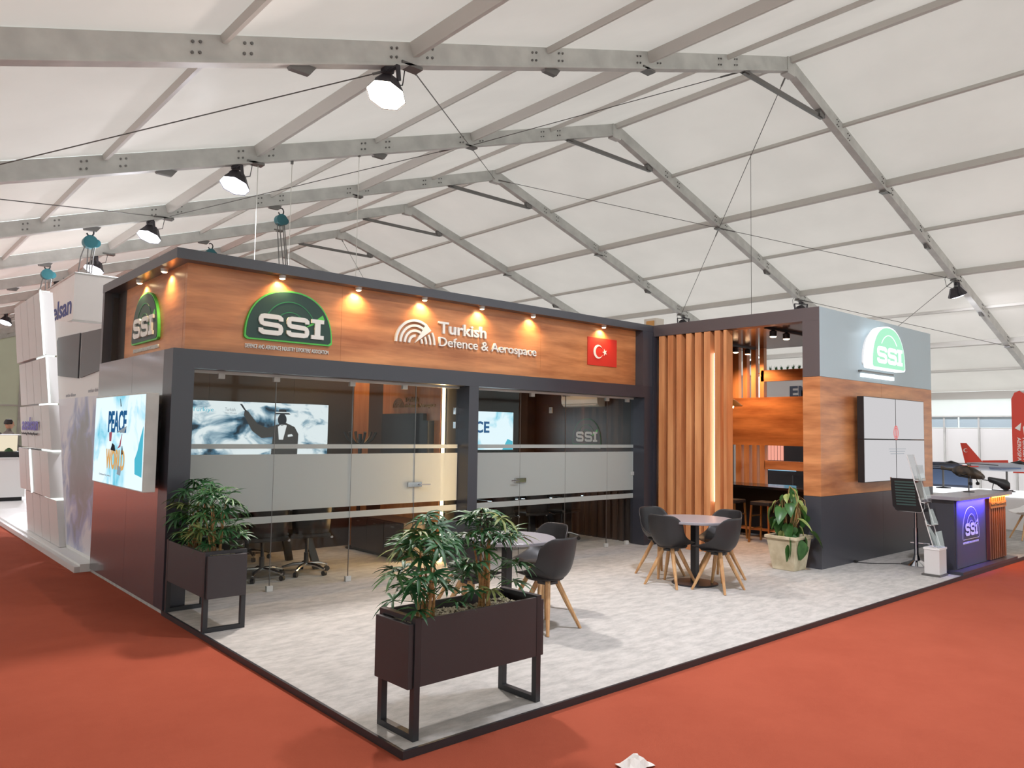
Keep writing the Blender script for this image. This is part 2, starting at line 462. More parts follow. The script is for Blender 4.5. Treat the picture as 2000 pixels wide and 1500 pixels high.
# ------------------------------------------------------------ the tent hall
RX, RZ, SL, HALF = 12.87, 10.04, 0.326, 19.5
FY = lambda k: 4.76 + 5 * k
K0, K1 = -3, 10
def roof_z(x): return RZ - SL * abs(x - RX)
XL, XR = RX - HALF, RX + HALF
ZG = -0.04                                   # level of the aisle carpet

fl = B().box(XL, XR, FY(K0), FY(K1), ZG - 0.1, ZG).build('floor', 'red_carpet')
tag(fl, 'wide red carpet of the aisles under the tent', kind='structure')

ceil = struct('ceiling', (RX, FY(K0), RZ), 'white fabric tent roof with grey purlins between the frames')
for k in range(K0, K1):
    for s in (-1, 1):
        b = B(); y0, y1 = FY(k) + 0.02, FY(k + 1) - 0.02
        xe = RX + s * HALF
        b.add([(RX, y0, RZ), (xe, y0, roof_z(xe)), (xe, y1, roof_z(xe)), (RX, y1, RZ)], [(0, 1, 2, 3) if s > 0 else (3, 2, 1, 0)])
        b.build('roof_panel', 'roof_fabric', ceil)
PS = 2.46
purl = {}
def purlin_mesh(w, h):
    if (w, h) not in purl:
        purl[(w, h)] = B().bar((0, 0.06, 0), (0, 4.94, 0), w, h, top=True).mesh('purlin')
        purl[(w, h)].materials.append(MATS['purlin_grey'])
    return purl[(w, h)]
for k in range(K0, K1):
    for s in (-1, 1):
        for j in range(0, 8):
            if j == 0 and s > 0: continue
            x = RX + s * j * PS
            w, h = (0.10, 0.14) if j == 0 else ((0.09, 0.19) if j % 2 == 0 else (0.06, 0.09))
            o = bpy.data.objects.new('purlin', purlin_mesh(w, h)); COL.objects.link(o); o.parent = ceil
            o.location = (x - RX, FY(k) - FY(K0), roof_z(x) - 0.015 - RZ)
            if j: o.rotation_euler = (0, math.atan(SL) * s, 0)

tentwall = {}
def side_wall(name, x, label):
    w = struct(name, (x, FY(K0), ZG), label)
    ze = roof_z(x) if x < RX else roof_z(x)
    for k in range(K0, K1):
        b = B(); y0, y1 = FY(k) + 0.07, FY(k + 1) - 0.07
        b.add([(x, y0, ZG), (x, y1, ZG), (x, y1, ze - 0.3), (x, y0, ze - 0.3)], [(0, 1, 2, 3)])
        b.build('wall_panel', 'wall_fabric', w)
        B().box(x - 0.08, x + 0.08, y0, y1, ze - 0.32, ze - 0.01).build('eave_beam', 'purlin_grey', w)
    for k in range(K0, K1 + 1):
        B().box(x - 0.07, x + 0.07, FY(k) - 0.07, FY(k) + 0.07, ZG, ze - 0.01).build('post', 'aluminium', w)
side_wall('wall_left_tent', XL, 'white fabric side wall of the tent beyond the left aisle')
side_wall('wall_right_tent', XR, 'white fabric side wall of the tent far right')
def gable(name, k, label, fab='gable_fabric'):
    y = FY(k); w = struct(name, (RX, y, ZG), label)
    xs = [XL, XL + 6.5, RX - 6.5, RX, RX + 6.5, XR - 6.5, XR]
    for a, c in zip(xs[:-1], xs[1:]):
        b = B(); b.add([(a + .04, y, ZG), (c - .04, y, ZG), (c - .04, y, roof_z(c)), (a + .04, y, roof_z(a))], [(0, 1, 2, 3)]); b.build('wall_panel', fab, w)
        B().box(a, c, y - 0.09, y - 0.01, 2.9, 3.0).build('rail', 'purlin_grey', w)
    for a in xs[1:-1]: B().box(a - .08, a + .08, y - .1, y + .06, ZG, roof_z(a) - .05).build('post', 'aluminium', w)
gable('wall_far_tent', K1, 'olive white gable wall closing the far end of the tent')
gable('wall_near_tent', K0, 'gable wall of the tent behind the viewer', 'near_fabric')

ORD = {-3: 'fourth aluminium roof frame behind the nearest one, out of sight overhead', -2: 'third aluminium roof frame overhead behind the viewer', -1: 'aluminium roof frame overhead just out of the picture',
       0: 'nearest aluminium roof frame crossing the top of the picture', 1: 'second aluminium roof frame from the viewer', 2: 'third aluminium roof frame from the viewer, carrying two teal hoists',
       3: 'fourth aluminium roof frame from the viewer', 4: 'fifth aluminium roof frame from the viewer', 5: 'sixth aluminium roof frame, apex just above the dark fascia cap',
       6: 'seventh aluminium roof frame far back', 7: 'eighth aluminium roof frame far back', 8: 'ninth aluminium roof frame far back', 9: 'tenth aluminium roof frame before the far gable', 10: 'last aluminium roof frame at the far gable'}
RH = 0.29
FRAMES = {}
bolt_mesh = B().tube([(0, 0, 0), (0, -.016, 0)], .018, 6).mesh('bolt'); bolt_mesh.materials.append(MATS['steel'])
for k in range(K0, K1 + 1):
    y = FY(k); fr = thing('tent_frame', (RX, y, ZG), ORD[k], 'roof frame', 'aluminium roof frames of the tent'); FRAMES[k] = fr
    for s in (-1, 1):
        xe = RX + s * HALF
        p0, p1 = Vector((RX + s * .05, y, RZ - .02)), Vector((xe, y, roof_z(xe) - .02))
        B().bar(p0, p1, 0.13, RH, up=(0, 0, 1), top=True).build('rafter', 'aluminium', fr)
        # raised keder flanges along the lower edge
        d = (p1 - p0).normalized(); dn = Vector((0, 0, -1)) * (RH / math.cos(math.atan(SL)))
        B().bar(p0 + dn, p1 + dn, 0.17, 0.03).build('flange', 'aluminium', fr)
        if -1 <= k <= 4:
            for j in range(1, 7):                       # purlin brackets with their bolts
                x = RX + s * j * PS
                z = roof_z(x) - .18
                if j % 2 == 0:
                    B().box(x - .16, x + .16, y - .085, y + .085, z - .17, z - .13).build('bracket', 'steel', fr)
                if k > 2: continue
                for dx in (-.32, -.24, .24, .32):
                    for dz in (-.05, .07):
                        zz = roof_z(x + dx) - .17 + dz
                        o = bpy.data.objects.new('bolt', bolt_mesh); COL.objects.link(o); o.parent = fr; o.location = (x + dx - RX, -.066, zz - ZG)
    # hinge plate at the ridge and the short collar bar below it
    B().box(RX - .16, RX + .16, y - .09, y + .09, RZ - .42, RZ - .05).build('ridge_plate', 'aluminium', fr)
    z = roof_z(RX - 1.75) - RH - .05
    B().bar((RX - 1.8, y, z), (RX + 1.5, y, z), .07, .09).build('collar_bar', 'steel', fr)
    for x in (RX - 1.75, RX + 1.45): B().box(x - .12, x + .12, y - .06, y + .06, z - .02, roof_z(x) - RH).build('bracket', 'steel', fr)
    if -1 <= k <= 5:
        for x in (1.5, 5.6, 20.6, 25.0):                 # hanging plates under the rafter
            zz = roof_z(x) - RH - .05
            fr_ = Fr((x, y - .02, zz), (1, 0, 0), (0, 0, 1), (0, -1, 0))
            B().poly(fr_, [(-.2, .04), (-.12, -.07), (.12, -.07), (.2, .04)], -.06, .02).build('hanger_plate', 'steel', fr)

# bracing cables just under the membrane
def node(k, j, drop=.30):
    x = RX + j * PS; return Vector((x, FY(k), roof_z(x) - drop))
for (k0, j0, k1, j1, lb) in [(0, -4, 1, -2, 'thin steel cable from the warm flood lamp up to the second roof frame'),
                             (1, -2, 2, 0, 'short steel cable from the second roof frame to the third ridge'),
                             (0, -.7, 1, -2, 'long steel cable running left from below the nearest ridge'),
                             (1, -2.1, 2, -4, 'steel cable between second and third frames on the left slope'),
                             (0, -4, 1, -6, 'steel cable sagging left from the nearest frame to the picture edge'),
                             (2, -4, 1, -6, 'steel cable at the left picture edge below the second frame'),
                             (0, 0, 1, 2, 'steel cable dropping from the nearest ridge down the right slope'),
                             (1, 2, 2, 4, 'lower steel cable from the second frame to the lamp above the slat wall'),
                             (2, 0, 1, 2, 'steel cable from the third ridge to the second frame on the right slope'),
                             (1, 2, 0, 4, 'steel cable from the second frame to the flood lamp far right'),
                             (0, 4, 1, 6, 'short steel cable dropping behind the lit green sign'),
                             (1, 4, 0, 6, 'steel cable behind the right tower running down to the right edge'),
                             (4, 0, 5, 2, 'thin cable on the far right slope above the dark cap')]:
    a, c = node(k0, j0), node(k1, j1); d = (c - a).normalized()
    o = B().tube([a, c], .009, 6).build('bracing_cable', 'wire', FRAMES[k0]); o['label'] = lb
    B().tube([a + d * .12, a + d * .5], .02, 6).build('turnbuckle', 'steel', o)

# flood lamps clamped under the frames
def flood_proto():
    t = thing('flood_lamp', (0, 0, 0), 'flood lamp', 'lamp', 'flood lamps under the roof frames')
    n = Vector((-.32, -.26, -.91)).normalized()
    ax = Vector((0, 1, 0)).cross(n).normalized(); ay = n.cross(ax)
    def P(a, b_, c): return Vector((0, 0, -.34)) + ax * a + ay * b_ + n * c
    # bell shaped housing
    b = B(); prof = [(.05, -.20), (.13, -.19), (.16, -.12), (.19, -.05), (.235, .04), (.24, .07)]
    k0 = 0
    for r, c in prof:
        for i in range(8): th = math.pi * 2 * (i + .5) / 8; b.v.append(P(r * math.cos(th) * 1.12, r * math.sin(th), c))
    for i in range(len(prof) - 1):
        for q in range(8): b.f.append((i * 8 + q, i * 8 + (q + 1) % 8, (i + 1) * 8 + (q + 1) % 8, (i + 1) * 8 + q))
    b.f.append(tuple(range(8)))
    h = b.build('housing', 'lamp_black', t, local=True)
    b = B(); rr = [P(.232 * math.cos(math.pi * 2 * (i + .5) / 8) * 1.12, .232 * math.sin(math.pi * 2 * (i + .5) / 8), .055) for i in range(8)]
    rr2 = [P(.15 * math.cos(math.pi * 2 * (i + .5) / 8) * 1.12, .15 * math.sin(math.pi * 2 * (i + .5) / 8), .10) for i in range(8)]
    b.v += rr + rr2
    for q in range(8): b.f.append((q, (q + 1) % 8, 8 + (q + 1) % 8, 8 + q))
    b.f.append(tuple(range(8, 16)))
    b.build('lens', 'e_flood', t, local=True)
    y_ = B()
    for sgn in (-1, 1): y_.bar(P(0, sgn * .25, -.02), Vector((0, sgn * .25, -.08)), .03, .05, up=(1, 0, 0))
    y_.bar((0, -.26, -.08), (0, .26, -.08), .05, .025)
    y_.build('yoke', 'lamp_black', t, local=True)
    B().box(-.07, .07, -.05, .05, -.09, .03).build('clamp', 'lamp_black', t, local=True)
    B().tube([(.1, .05, -.2), (.3, .1, -.12), (.34, .12, .1), (.3, .1, .18)], .008, 6).build('cord', 'black', t, local=True)
    return t, n
fproto, fn_ = flood_proto()
warm_lens = None
FL_LAB = {0: 'black flood lamp glowing warm white under the nearest frame', 1: 'black flood lamp under the second roof frame', 2: 'black flood lamp under the third roof frame above the stand corner',
          3: 'black flood lamp behind the teal hoist on the left', 4: 'black flood lamp above the white tower', 5: 'black flood lamp at the left picture edge', 6: 'far black flood lamp at the left picture edge'}
FR_LAB = {0: 'black flood lamp under the right slope above the lit green sign', 1: 'black flood lamp just above the corner of the right tower', 2: 'dark flood lamp peeking over the brown beam'}
first = True
for side, x0 in ((0, 2.70), (1, 22.85), (2, -4.30)):  # third row is added out of view to brighten the left side wall
    for k in range(-2, 8):
        if side == 1 and k > 5: continue
        if side == 2 and not 2 <= k <= 4: continue
        z = roof_z(x0) - RH - .03
        t = fproto if first else copy_tree(fproto); first = False
        t.location = (x0, FY(k), z); t['_o'] = (x0, FY(k), z)
        t.rotation_euler = (0, 0, 0)
        if side == 0 and k < 0: t.rotation_euler = (0, 0, math.radians(150))
        if side == 2: t.rotation_euler = (0, 0, math.radians(180))
        if side == 1: t.rotation_euler = (0, 0, math.radians(120) if k < 1 else math.radians(60))
        lb = (FL_LAB, FR_LAB, {})[side].get(k, '%s slope flood lamp under roof frame number %s' % ('left right outer_left'.split()[side].replace('_', ' '), ['minus two', 'minus one', 'one', 'two', 'three', 'four', 'five', 'six', 'seven', 'eight'][k + 2]))
        t['label'] = lb
        warm = (side == 0 and k == 0)
        if warm:
            for ch in t.children:
                if ch.name.startswith('lens'):
                    ch.data = ch.data.copy(); ch.data.materials[0] = MATS['e_flood_warm']
        li = bpy.data.lights.new('lamp_light', 'AREA'); li.shape = 'DISK'; li.size = .42; li.spread = math.radians(152); li.energy = FLOOD_W * (1.2 if warm else (.2 if side == 2 else 1))
        li.color = lin((255, 240, 222) if warm else (244, 246, 255))
        lo = bpy.data.objects.new('lamp_light', li); COL.objects.link(lo); lo.parent = t
        lo.rotation_euler = fn_.to_track_quat('-Z', 'Y').to_euler(); lo.location = Vector((0, 0, -.34)) + fn_ * .13

# chain hoists and plain hanging wires
def hoist(x, k, ztop, zend, lab, dx=0.0):
    y = FY(k); t = thing('chain_hoist', (x, y, ztop), lab, 'hoist', 'teal chain hoists')
    pts = arc(0, -.16, .07, .09, 130, -160, 10)
    B().tube([(x + a, y, ztop + b) for a, b in pts], .018, 6).build('hook', 'black', t, smooth=True)
    b = B(); f = front(x, y + .09, ztop - .38)
    b.poly(f, arc(0, 0, .14, .14, 0, 342, 18), 0, .18); b.build('body', 'teal', t)
    B().poly(front(x, y + .12, ztop - .38), arc(.13, 0, .09, .09, 0, 340, 16), .02, .12).build('chain_wheel', 'teal', t)
    for q, (ox, ex) in enumerate(((-.09, -.2), (-.03, 0.0), (.06, .03), (.1, .08))):
        B().tube([(x + ox, y, ztop - .48), (x + ox + (ex - ox) * .5 + dx * .5, y, (ztop + zend) / 2), (x + ex + dx, y, zend)], .014, 5).build('chain', 'steel', t)
hoist(5.8, 2, 7.40, 3.6, 'teal chain hoist with long chains above the front fascia', .35)
hoist(1.5, 2, 6.06, 4.6, 'teal chain hoist holding the hanging white cloth box', -.03)
hoist(5.83, 3, 7.38, 3.6, 'small teal chain hoist just above the corner of the cap')
hoist(1.58, 3, 6.10, 4.4, 'teal chain hoist above the lit tower top, further back')
for i, (x, y, z0, z1, lab) in enumerate([(3.1, 9.76, 6.55, 3.3, 'white wire hanging down left of the teal hoist'), (3.75, 9.76, 6.7, 3.3, 'white wire hanging down beside the hoist chains'),
                                         (5.16, 9.76, 7.2, 3.3, 'white wire hanging down above the fascia middle')]):
    t = thing('hanging_wire', (x, y, z1), lab, 'wire', 'white hanging wires')
    B().tube([(x, y, z0), (x, y, z1)], .007, 6).build('wire', 'wire_white', t)
    B().box(x - .02, x + .02, y - .02, y + .02, z0 - .03, z0 + .03).build('clip', 'steel', t)
# ------------------------------------------------------------ the stand: shell
D, DB, H1, HT, XS, YR, XE = 4.077, 6.825, 2.478, 3.4525, 7.318, 1.327, 11.114
st = struct('floor_stand', (0, 0, 0), 'light grey carpet platform of the stand')
B().box(0.012, XE, 0.012, DB, ZG + .001, 0.0).build('carpet', 'grey_carpet', st)
B().box(-.006, XE, -.006, .012, ZG + .001, .006).build('edge_trim', 'black_metal', st)
B().box(-.006, .012, .012, D, ZG + .001, .006).build('edge_trim', 'black_metal', st)

# left side wall
wl = struct('wall_left', (0, D, 0), 'glossy anthracite side wall of the stand along the left aisle')
for y0, y1 in ((D + .271, 5.40), (5.404, DB)):
    for z0, z1 in ((.0, H1),):
        B().box(0, .10, y0 + (0.0 if y0 > D else 0.0), y1, z0, z1).build('wall_panel', 'side_gloss', wl)
# front frame
tf = struct('trim_1', (0, D, 0), 'dark anthracite front frame around the glass')
B().box(0, .205, D - .002, D + .27, 0, 2.296).build('pillar', 'anthracite', tf)
B().box(0, XS, D - .003, D + .27, 2.296, H1).build('header', 'anthracite', tf)
B().box(3.607, 3.761, D, D + .27, 0, 2.296).build('centre_post', 'anthracite', tf)
B().box(7.10, XS, D, D + .27, 0, 2.296).build('end_post', 'anthracite', tf)
B().box(.21, 7.09, 4.283, 4.317, 2.268, 2.296).build('glass_rail', 'aluminium', tf)
# fascia
tw = struct('trim_2', (.15, D + .15, H1), 'walnut fascia with a dark projecting cap and end frames')
xs = [.15, 1.86, 4.98, 7.06]
for a, c in zip(xs[:-1], xs[1:]):
    B().box(a + .001, c - .001, D + .15, D + .22, H1, 3.35).build('fascia_panel', 'walnut', tw)
B().box(.15, .22, D + .221, 6.35, H1, 3.35).build('fascia_panel', 'walnut_y', tw)
B().box(.16, .22, 6.35, 6.74, H1, 3.35).build('dark_return', 'room_brown', tw)
B().box(-.004, XS, D - .004, D + .34, 3.35, HT).build('cap', 'dark_panel', tw)
B().box(-.004, .34, D + .34, DB, 3.35, HT).build('cap', 'dark_panel', tw)
B().box(0, .34, 6.74, DB, H1, 3.35).build('end_frame', 'dark_panel', tw)
B().box(7.06, XS, D, D + .3, H1, 3.35).build('end_frame', 'dark_panel', tw)

# rooms behind the glass
wb = struct('wall_back', (0, 6.75, 0), 'dark brown back wall of the two glazed rooms')
for a, c in ((.1, 1.3), (1.303, 2.5), (2.503, 3.46), (3.76, 5.0), (5.003, 6.2), (6.203, XS)):
    B().box(a, c, 6.72, DB, 0, 3.3).build('wall_panel', 'room_brown', wb)
B().box(3.463, 3.72, 6.70, DB, 0, 3.3).build('oak_panel', 'walnut_v', wb)
wp = struct('wall_partition', (3.73, D, 0), 'dark partition wall between the two glazed rooms')
B().box(3.72, 3.80, 4.36, 4.70, 0, 3.3).build('wall_panel', 'room_brown', wp)
B().box(3.72, 3.80, 4.84, 6.30, 0, 3.3).build('walnut_panel', 'walnut_v', wp)
B().box(3.73, 3.80, 4.70, 4.84, 0, 3.3).build('recess', 'room_brown', wp)
B().box(3.72, 3.80, 6.30, 6.72, 0, 3.3).build('wall_panel', 'room_brown', wp)
wr = struct('wall_right', (7.2, D, 0), 'dark ribbed wall at the right end of the glazed rooms')
B().box(7.22, XS - .01, 4.36, 6.72, 0, 3.3).build('wall_panel', 'room_brown', wr)
for i in range(16):
    y = 4.42 + i * .145
    B().box(7.195, 7.22, y, y + .10, 0.0, .78).build('rib', 'room_brown', wr)
rc = struct('ceiling_room', (3.7, 5.4, 3.3), 'unseen dark ceiling added to keep the glazed rooms dim')
B().box(.22, XS, D + .22, DB, 3.30, 3.34).build('ceiling_panel', 'room_brown', rc)  # out of view, added to shut the hall light out of the rooms

# glazing
def pane(name, label, x0, x1, door=None, clamps=()):
    y0, y1 = 4.295, 4.305
    t = struct(name, (x0, 4.3, 0), label)
    B().box(x0 + .003, x1 - .003, y0, y1, .012, 2.27).build('glass', 'glass', t)
    for nm, z0, z1 in (('frosted_band', .845, 1.445), ('frosted_stripe', 1.505, 1.553), ('frosted_stripe', .718, .790)):
        B().box(x0 + .003, x1 - .003, 4.2925, 4.2945, z0, z1).build(nm, 'frost', t)
    B().box(x0 - .003, x0 + .003, 4.294, 4.306, .012, 2.27).build('pane_edge', 'steel', t)
    for x, z in clamps:
        B().box(x - .035, x + .035, 4.278, 4.322, z - .03, z + .03).build('clamp', 'aluminium', t, bevel=.004)
    if door:
        hx, sgn, hinge = door
        lk = B().box(hx - .10, hx + .10, 4.268, 4.332, 1.035, 1.095).build('lock', 'chrome', t, bevel=.004)
        B().tube([(hx + sgn * .06, 4.26, 1.065), (hx + sgn * .06, 4.235, 1.065), (hx + sgn * .2, 4.235, 1.065)], .009, 8).build('handle', 'chrome', lk)
        for z in hinge[1]:
            B().box(hinge[0] - .045, hinge[0] + .045, 4.275, 4.325, z - .045, z + .045).build('hinge', 'chrome', t, bevel=.004)
pane('window_1', 'glass pane beside the left pillar with a frosted band', .205, 1.143, clamps=((.55, 2.25), (1.143, 2.25), (1.143, .03)))
pane('window_2', 'second glass pane from the left pillar, in front of the figure screen', 1.143, 2.074, clamps=((2.06, 2.25), (2.074, .03)))
pane('window_3', 'glass pane left of the first glass door', 2.074, 2.948, clamps=((2.78, 2.25), (2.93, .03)))
pane('door_1', 'glass door of the left room with chrome lock and two hinges', 2.948, 3.605, door=(2.948, 1, (3.59, (1.80, 1.98, .3))))
pane('door_2', 'glass door of the right room with chrome lock', 3.763, 4.683, door=(4.683, -1, (3.775, (.3,))))
pane('window_4', 'glass pane right of the second glass door', 4.683, 5.569, clamps=((4.9, 2.25), (5.56, .03)))
pane('window_5', 'glass pane in front of the small green logo', 5.569, 6.476, clamps=((6.47, 2.25), (6.47, .03)))
pane('window_6', 'last glass pane on the right beside the slat wall', 6.476, 7.098, clamps=((6.95, 2.25), (6.95, .03), (7.08, 1.1)))

# slat wall along X = XS
ws = struct('wall_slats', (XS, 2.8, 0), 'walnut slat screen between the glass front and the open bar')
for a, c in ((3.86, 3.965), (3.695, 3.795), (3.54, 3.63), (3.355, 3.45), (3.18, 3.29), (3.02, 3.127), (2.85, 2.942)):
    B().box(XS, XS + .14, a, c, 0, 3.27).build('slat', 'walnut_v', ws)
B().box(XS + .0, XS + .16, 2.74, 2.79, 0, 3.27).build('end_slat', 'walnut_v', ws)
B().box(XS + .14, XS + .18, 3.10, 4.06, 0, 3.27).build('backing', 'walnut_v', ws)
tb = struct('trim_3', (XS, YR, 3.27), 'taupe beam on top of the slat wall and the bar opening')
B().box(XS - .002, XS + .18, YR + .002, D - .006, 3.275, HT).build('beam', 'taupe', tb)
B().box(XS - .03, XS + .06, D - .03, D - .005, 0, 3.275).build('corner_post', 'anthracite', tb)
B().box(XS + .18, 10.7, YR + .24, 4.75, 3.36, 3.40).build('soffit', 'ceiling_gloss', tb)
# the right front wall
wf = struct('wall_front', (XS, YR, 0), 'tall front wall of the right tower: dark base, walnut band, pale grey top')
for a, c in ((XS, 9.20), (9.203, XE)):
    B().box(a, c, YR, YR + .24, 0, .94).build('base_panel', 'dark_panel', wf)
    B().box(a, c, YR - .001, YR + .24, .943, 2.52).build('walnut_panel', 'walnut', wf)
B().box(XS, 7.40, YR + .002, YR + .24, 2.523, 3.275).build('corner_panel', 'taupe', wf)
for a, c in ((XS + .003, 9.20), (9.203, XE)):
    B().box(a, c, YR - .002, YR + .002, 2.523, HT).build('top_panel', 'grey_panel', wf)
B().box(7.40, XE, YR + .002, YR + .24, 2.523, HT - .002).build('core', 'taupe', wf)
# bar back wall along X = 10.5 with slats and cut-outs
wk = struct('wall_bar', (10.5, 3.2, 0), 'walnut back wall of the bar with slats and cut-outs')
B().box(10.5, 10.6, YR + .24, 4.66, 1.55, 2.44).build('walnut_panel', 'walnut', wk)
B().box(10.5, 10.6, YR + .24, 4.06, 2.735, 2.94).build('plank', 'walnut', wk)
B().box(10.5, 10.6, YR + .24, 4.00, 1.11, 1.27).build('plank', 'walnut', wk)
B().box(10.5, 10.6, YR + .24, 4.00, .55, .79).build('plank', 'walnut', wk)
B().box(10.5, 10.6, YR + .24, 4.66, 0, .55).build('base_panel', 'dark_panel', wk)
for a, c in ((4.53, 4.66), (4.352, 4.44), (4.168, 4.265), (3.999, 4.085)):
    B().box(10.5, 10.6, a, c, 2.44, 3.36).build('slat', 'walnut_v', wk)
for a, c in ((4.48, 4.60), (4.316, 4.424), (4.156, 4.252), (3.99, 4.093)):
    B().box(10.5, 10.6, a, c, .55, 1.55).build('slat', 'walnut_v', wk)
B().box(XS + .18, 10.6, 4.70, 4.75, 0, 3.36).build('side_panel', 'room_brown', wk)
# ------------------------------------------------------------ signs and lights on the stand
def dome(w, h, n=28, e=2.25, inset=0.0):
    pts = [(inset + .03 * w, inset), (w - inset - .03 * w, inset)]
    pts += [(w - inset - .008 * w, inset + .015 * w)]
    for k in range(n + 1):
        t = math.pi * k / n
        c, s = math.cos(t), math.sin(t)
        x = w / 2 + (w / 2 - inset) * math.copysign(abs(c) ** (2 / e), c)
        z = inset + .05 * h + (h * .95 - 2 * inset) * abs(s) ** (2 / e)
        pts.append((x, z))
    pts += [(inset + .008 * w, inset + .015 * w)]
    return pts
def letter_S(b, fr, a0, a1, z0, z1, c0, c1):
    w, h = a1 - a0, z1 - z0; t = h * .23
    def P(q): return [(a0 + x * w, z0 + y * h) for x, y in q]
    tx = t / w; ty = .22; r = .10
    pts = [(1 - tx / 2, .70), (1 - tx / 2, .82), (1 - tx / 2 - .05, .86), (1 - tx / 2 - .12, 1 - ty / 2), (tx / 2 + .12, 1 - ty / 2), (tx / 2 + .03, .86), (tx / 2, .78), (tx / 2, .66),
           (tx / 2 + .03, .57), (tx / 2 + .12, .52), (1 - tx / 2 - .12, .48), (1 - tx / 2 - .03, .43), (1 - tx / 2, .34), (1 - tx / 2, .22), (1 - tx / 2 - .03, .14), (1 - tx / 2 - .12, ty / 2),
           (tx / 2 + .12, ty / 2), (tx / 2 + .05, .14), (tx / 2, .18), (tx / 2, .30)]
    b.strip(fr, P(pts), t, c0, c1)
def letter_I(b, fr, a0, a1, z0, z1, c0, c1):
    w, h = a1 - a0, z1 - z0
    b.fbox(fr, a0 + w * .28, a1 - w * .28, z0 + h * .2, z1 - h * .2, c0, c1)
    b.fbox(fr, a0, a1, z0, z0 + h * .2, c0, c1); b.fbox(fr, a0, a1, z1 - h * .2, z1, c0, c1)
def ssi(t, fr, w, h, mats, depth=.03, caption=True, plate=True, arcs=True, cap_gap=.06, bold=0.01, let=.02):
    """radar-dome logo: rim, face, arcs, sweep, three slab letters, caption"""
    m_rim, m_face, m_arc, m_sweep, m_let, m_cap = mats
    if plate:
        B().poly(fr, dome(w, h), 0, depth).build('rim', m_rim, t)
        B().poly(fr, dome(w, h, inset=.018 * w), depth, depth + .004).build('face', m_face, t)
    else:
        B().strip(fr, dome(w, h), .012 * w, 0, depth).build('outline', m_rim, t)
    c = depth + .004
    cx, cz = w * .50, h * .20
    if arcs:
        B().strip(fr, arc(cx, cz, w * .30, h * .58, 20, 150, 20), .010 * w, c, c + .003).build('radar_arc', m_arc, t)
        B().strip(fr, arc(cx, cz, w * .19, h * .38, 15, 150, 16), .010 * w, c, c + .003).build('radar_arc', m_arc, t)
        B().poly(fr, [(w * .66, h * .30), (w * .90, h * .50), (w * .875, h * .60)], c, c + .003).build('radar_sweep', m_sweep, t)
    z0, z1 = h * .11, h * .50
    for f, a, q in ((letter_S, .14, .41), (letter_S, .45, .71), (letter_I, .735, .885)):
        b = B(); f(b, fr, a * w, q * w, z0, z1, c, c + let); b.build('letter', m_let, t)
    if caption:
        lettering('caption', "DEFENCE AND AEROSPACE INDUSTRY EXPORTERS' ASSOCIATION", fr, .02 * w, .97 * w, -cap_gap - .045 * w, -cap_gap, let * .6, m_cap, t, bold)
GREENS = ('bright_green', 'dark_green', 'mid_green', 'bright_green', 'sign_white', 'sign_white')
t = thing('logo_sign', (.733, D + .15, 2.64), 'green dome SSI sign on the front walnut fascia', 'sign')
ssi(t, front(.733, D + .149, 2.645), 1.0, .56, GREENS, cap_gap=.045)
t = thing('logo_sign', (.15, 5.95, 2.64), 'green dome SSI sign on the side fascia at the left corner', 'sign')
ssi(t, left(.149, 5.955, 2.645), .96, .56, GREENS, cap_gap=.045)
# lit sign on the right tower
t = thing('lit_logo_sign', (8.5, YR, 2.70), 'glowing white and green SSI light box on the grey tower top', 'sign')
f = front(8.50, YR - .003, 2.71)
B().poly(f, dome(1.14, .63), .05, .17).build('rim', 'e_neon_white', t)
B().poly(f, dome(1.14, .63, inset=.02), .17, .174).build('face', 'e_neon_green', t)
B().poly(f, dome(1.14, .63, inset=.05), .0, .05).build('back_spacer', 'white', t)
for fn, a, q in ((letter_S, .14, .41), (letter_S, .45, .71), (letter_I, .735, .885)):
    b = B(); fn(b, f, a * 1.14, q * 1.14, .08, .32, .174, .185); b.build('letter', 'e_neon_letter', t)
B().strip(f, arc(.57, .13, .34, .37, 40, 140, 16), .012, .174, .178).build('radar_arc', 'e_neon_letter', t)
B().fbox(f, -.06, 1.02, -.055, -.03, 0, .05).build('rail', 'steel', t)
lettering('caption', "DEFENCE AND AEROSPACE INDUSTRY EXPORTERS' ASSOCIATION", f, .0, 1.06, -.125, -.07, .04, 'e_neon_white', t, .01)
area(t, (9.07, YR - .03, 3.05), (-.2, 1, .2), 5, (220, 240, 255), .9, .4)

# Turkish Defence & Aerospace lettering
def tda(t, fr, w, h, m, depth=.03):
    s = h
    for i, r in enumerate((.16, .27, .38, .49)):
        rr = r / .52 * h * .98
        B().strip(fr, arc(h * 1.03, 0, rr, rr, 180, 58 if i else 90, 16), .062 * h * 1.6, 0, depth).build('arc', m, t)
    for i, r in enumerate((.2, .31, .42, .53)):
        rr = r / .52 * h * .98
        B().strip(fr, arc(h * .98, 0, rr, rr, 0, 30, 6), .06 * h * 1.4, 0, depth).build('arc', m, t)
    B().poly(fr, [(h * 1.02, h * .02), (h * 1.80, h * .58), (h * 1.55, h * .84)], 0, depth).build('wedge', m, t)
    a0 = h * 2.18
    lettering('word', 'Turkish', fr, a0, a0 + (w - a0) * .46, h * .52, h * 1.02, depth, m, t, .022)
    lettering('word', 'Defence & Aerospace', fr, a0 + .01, w, -h * .14, h * .38, depth, m, t, .003)
t = thing('wall_lettering', (2.54, D + .15, 2.78), 'raised white Turkish Defence & Aerospace lettering on the fascia', 'sign')
tda(t, front(2.545, D + .148, 2.785), 2.33, .30, 'sign_white')

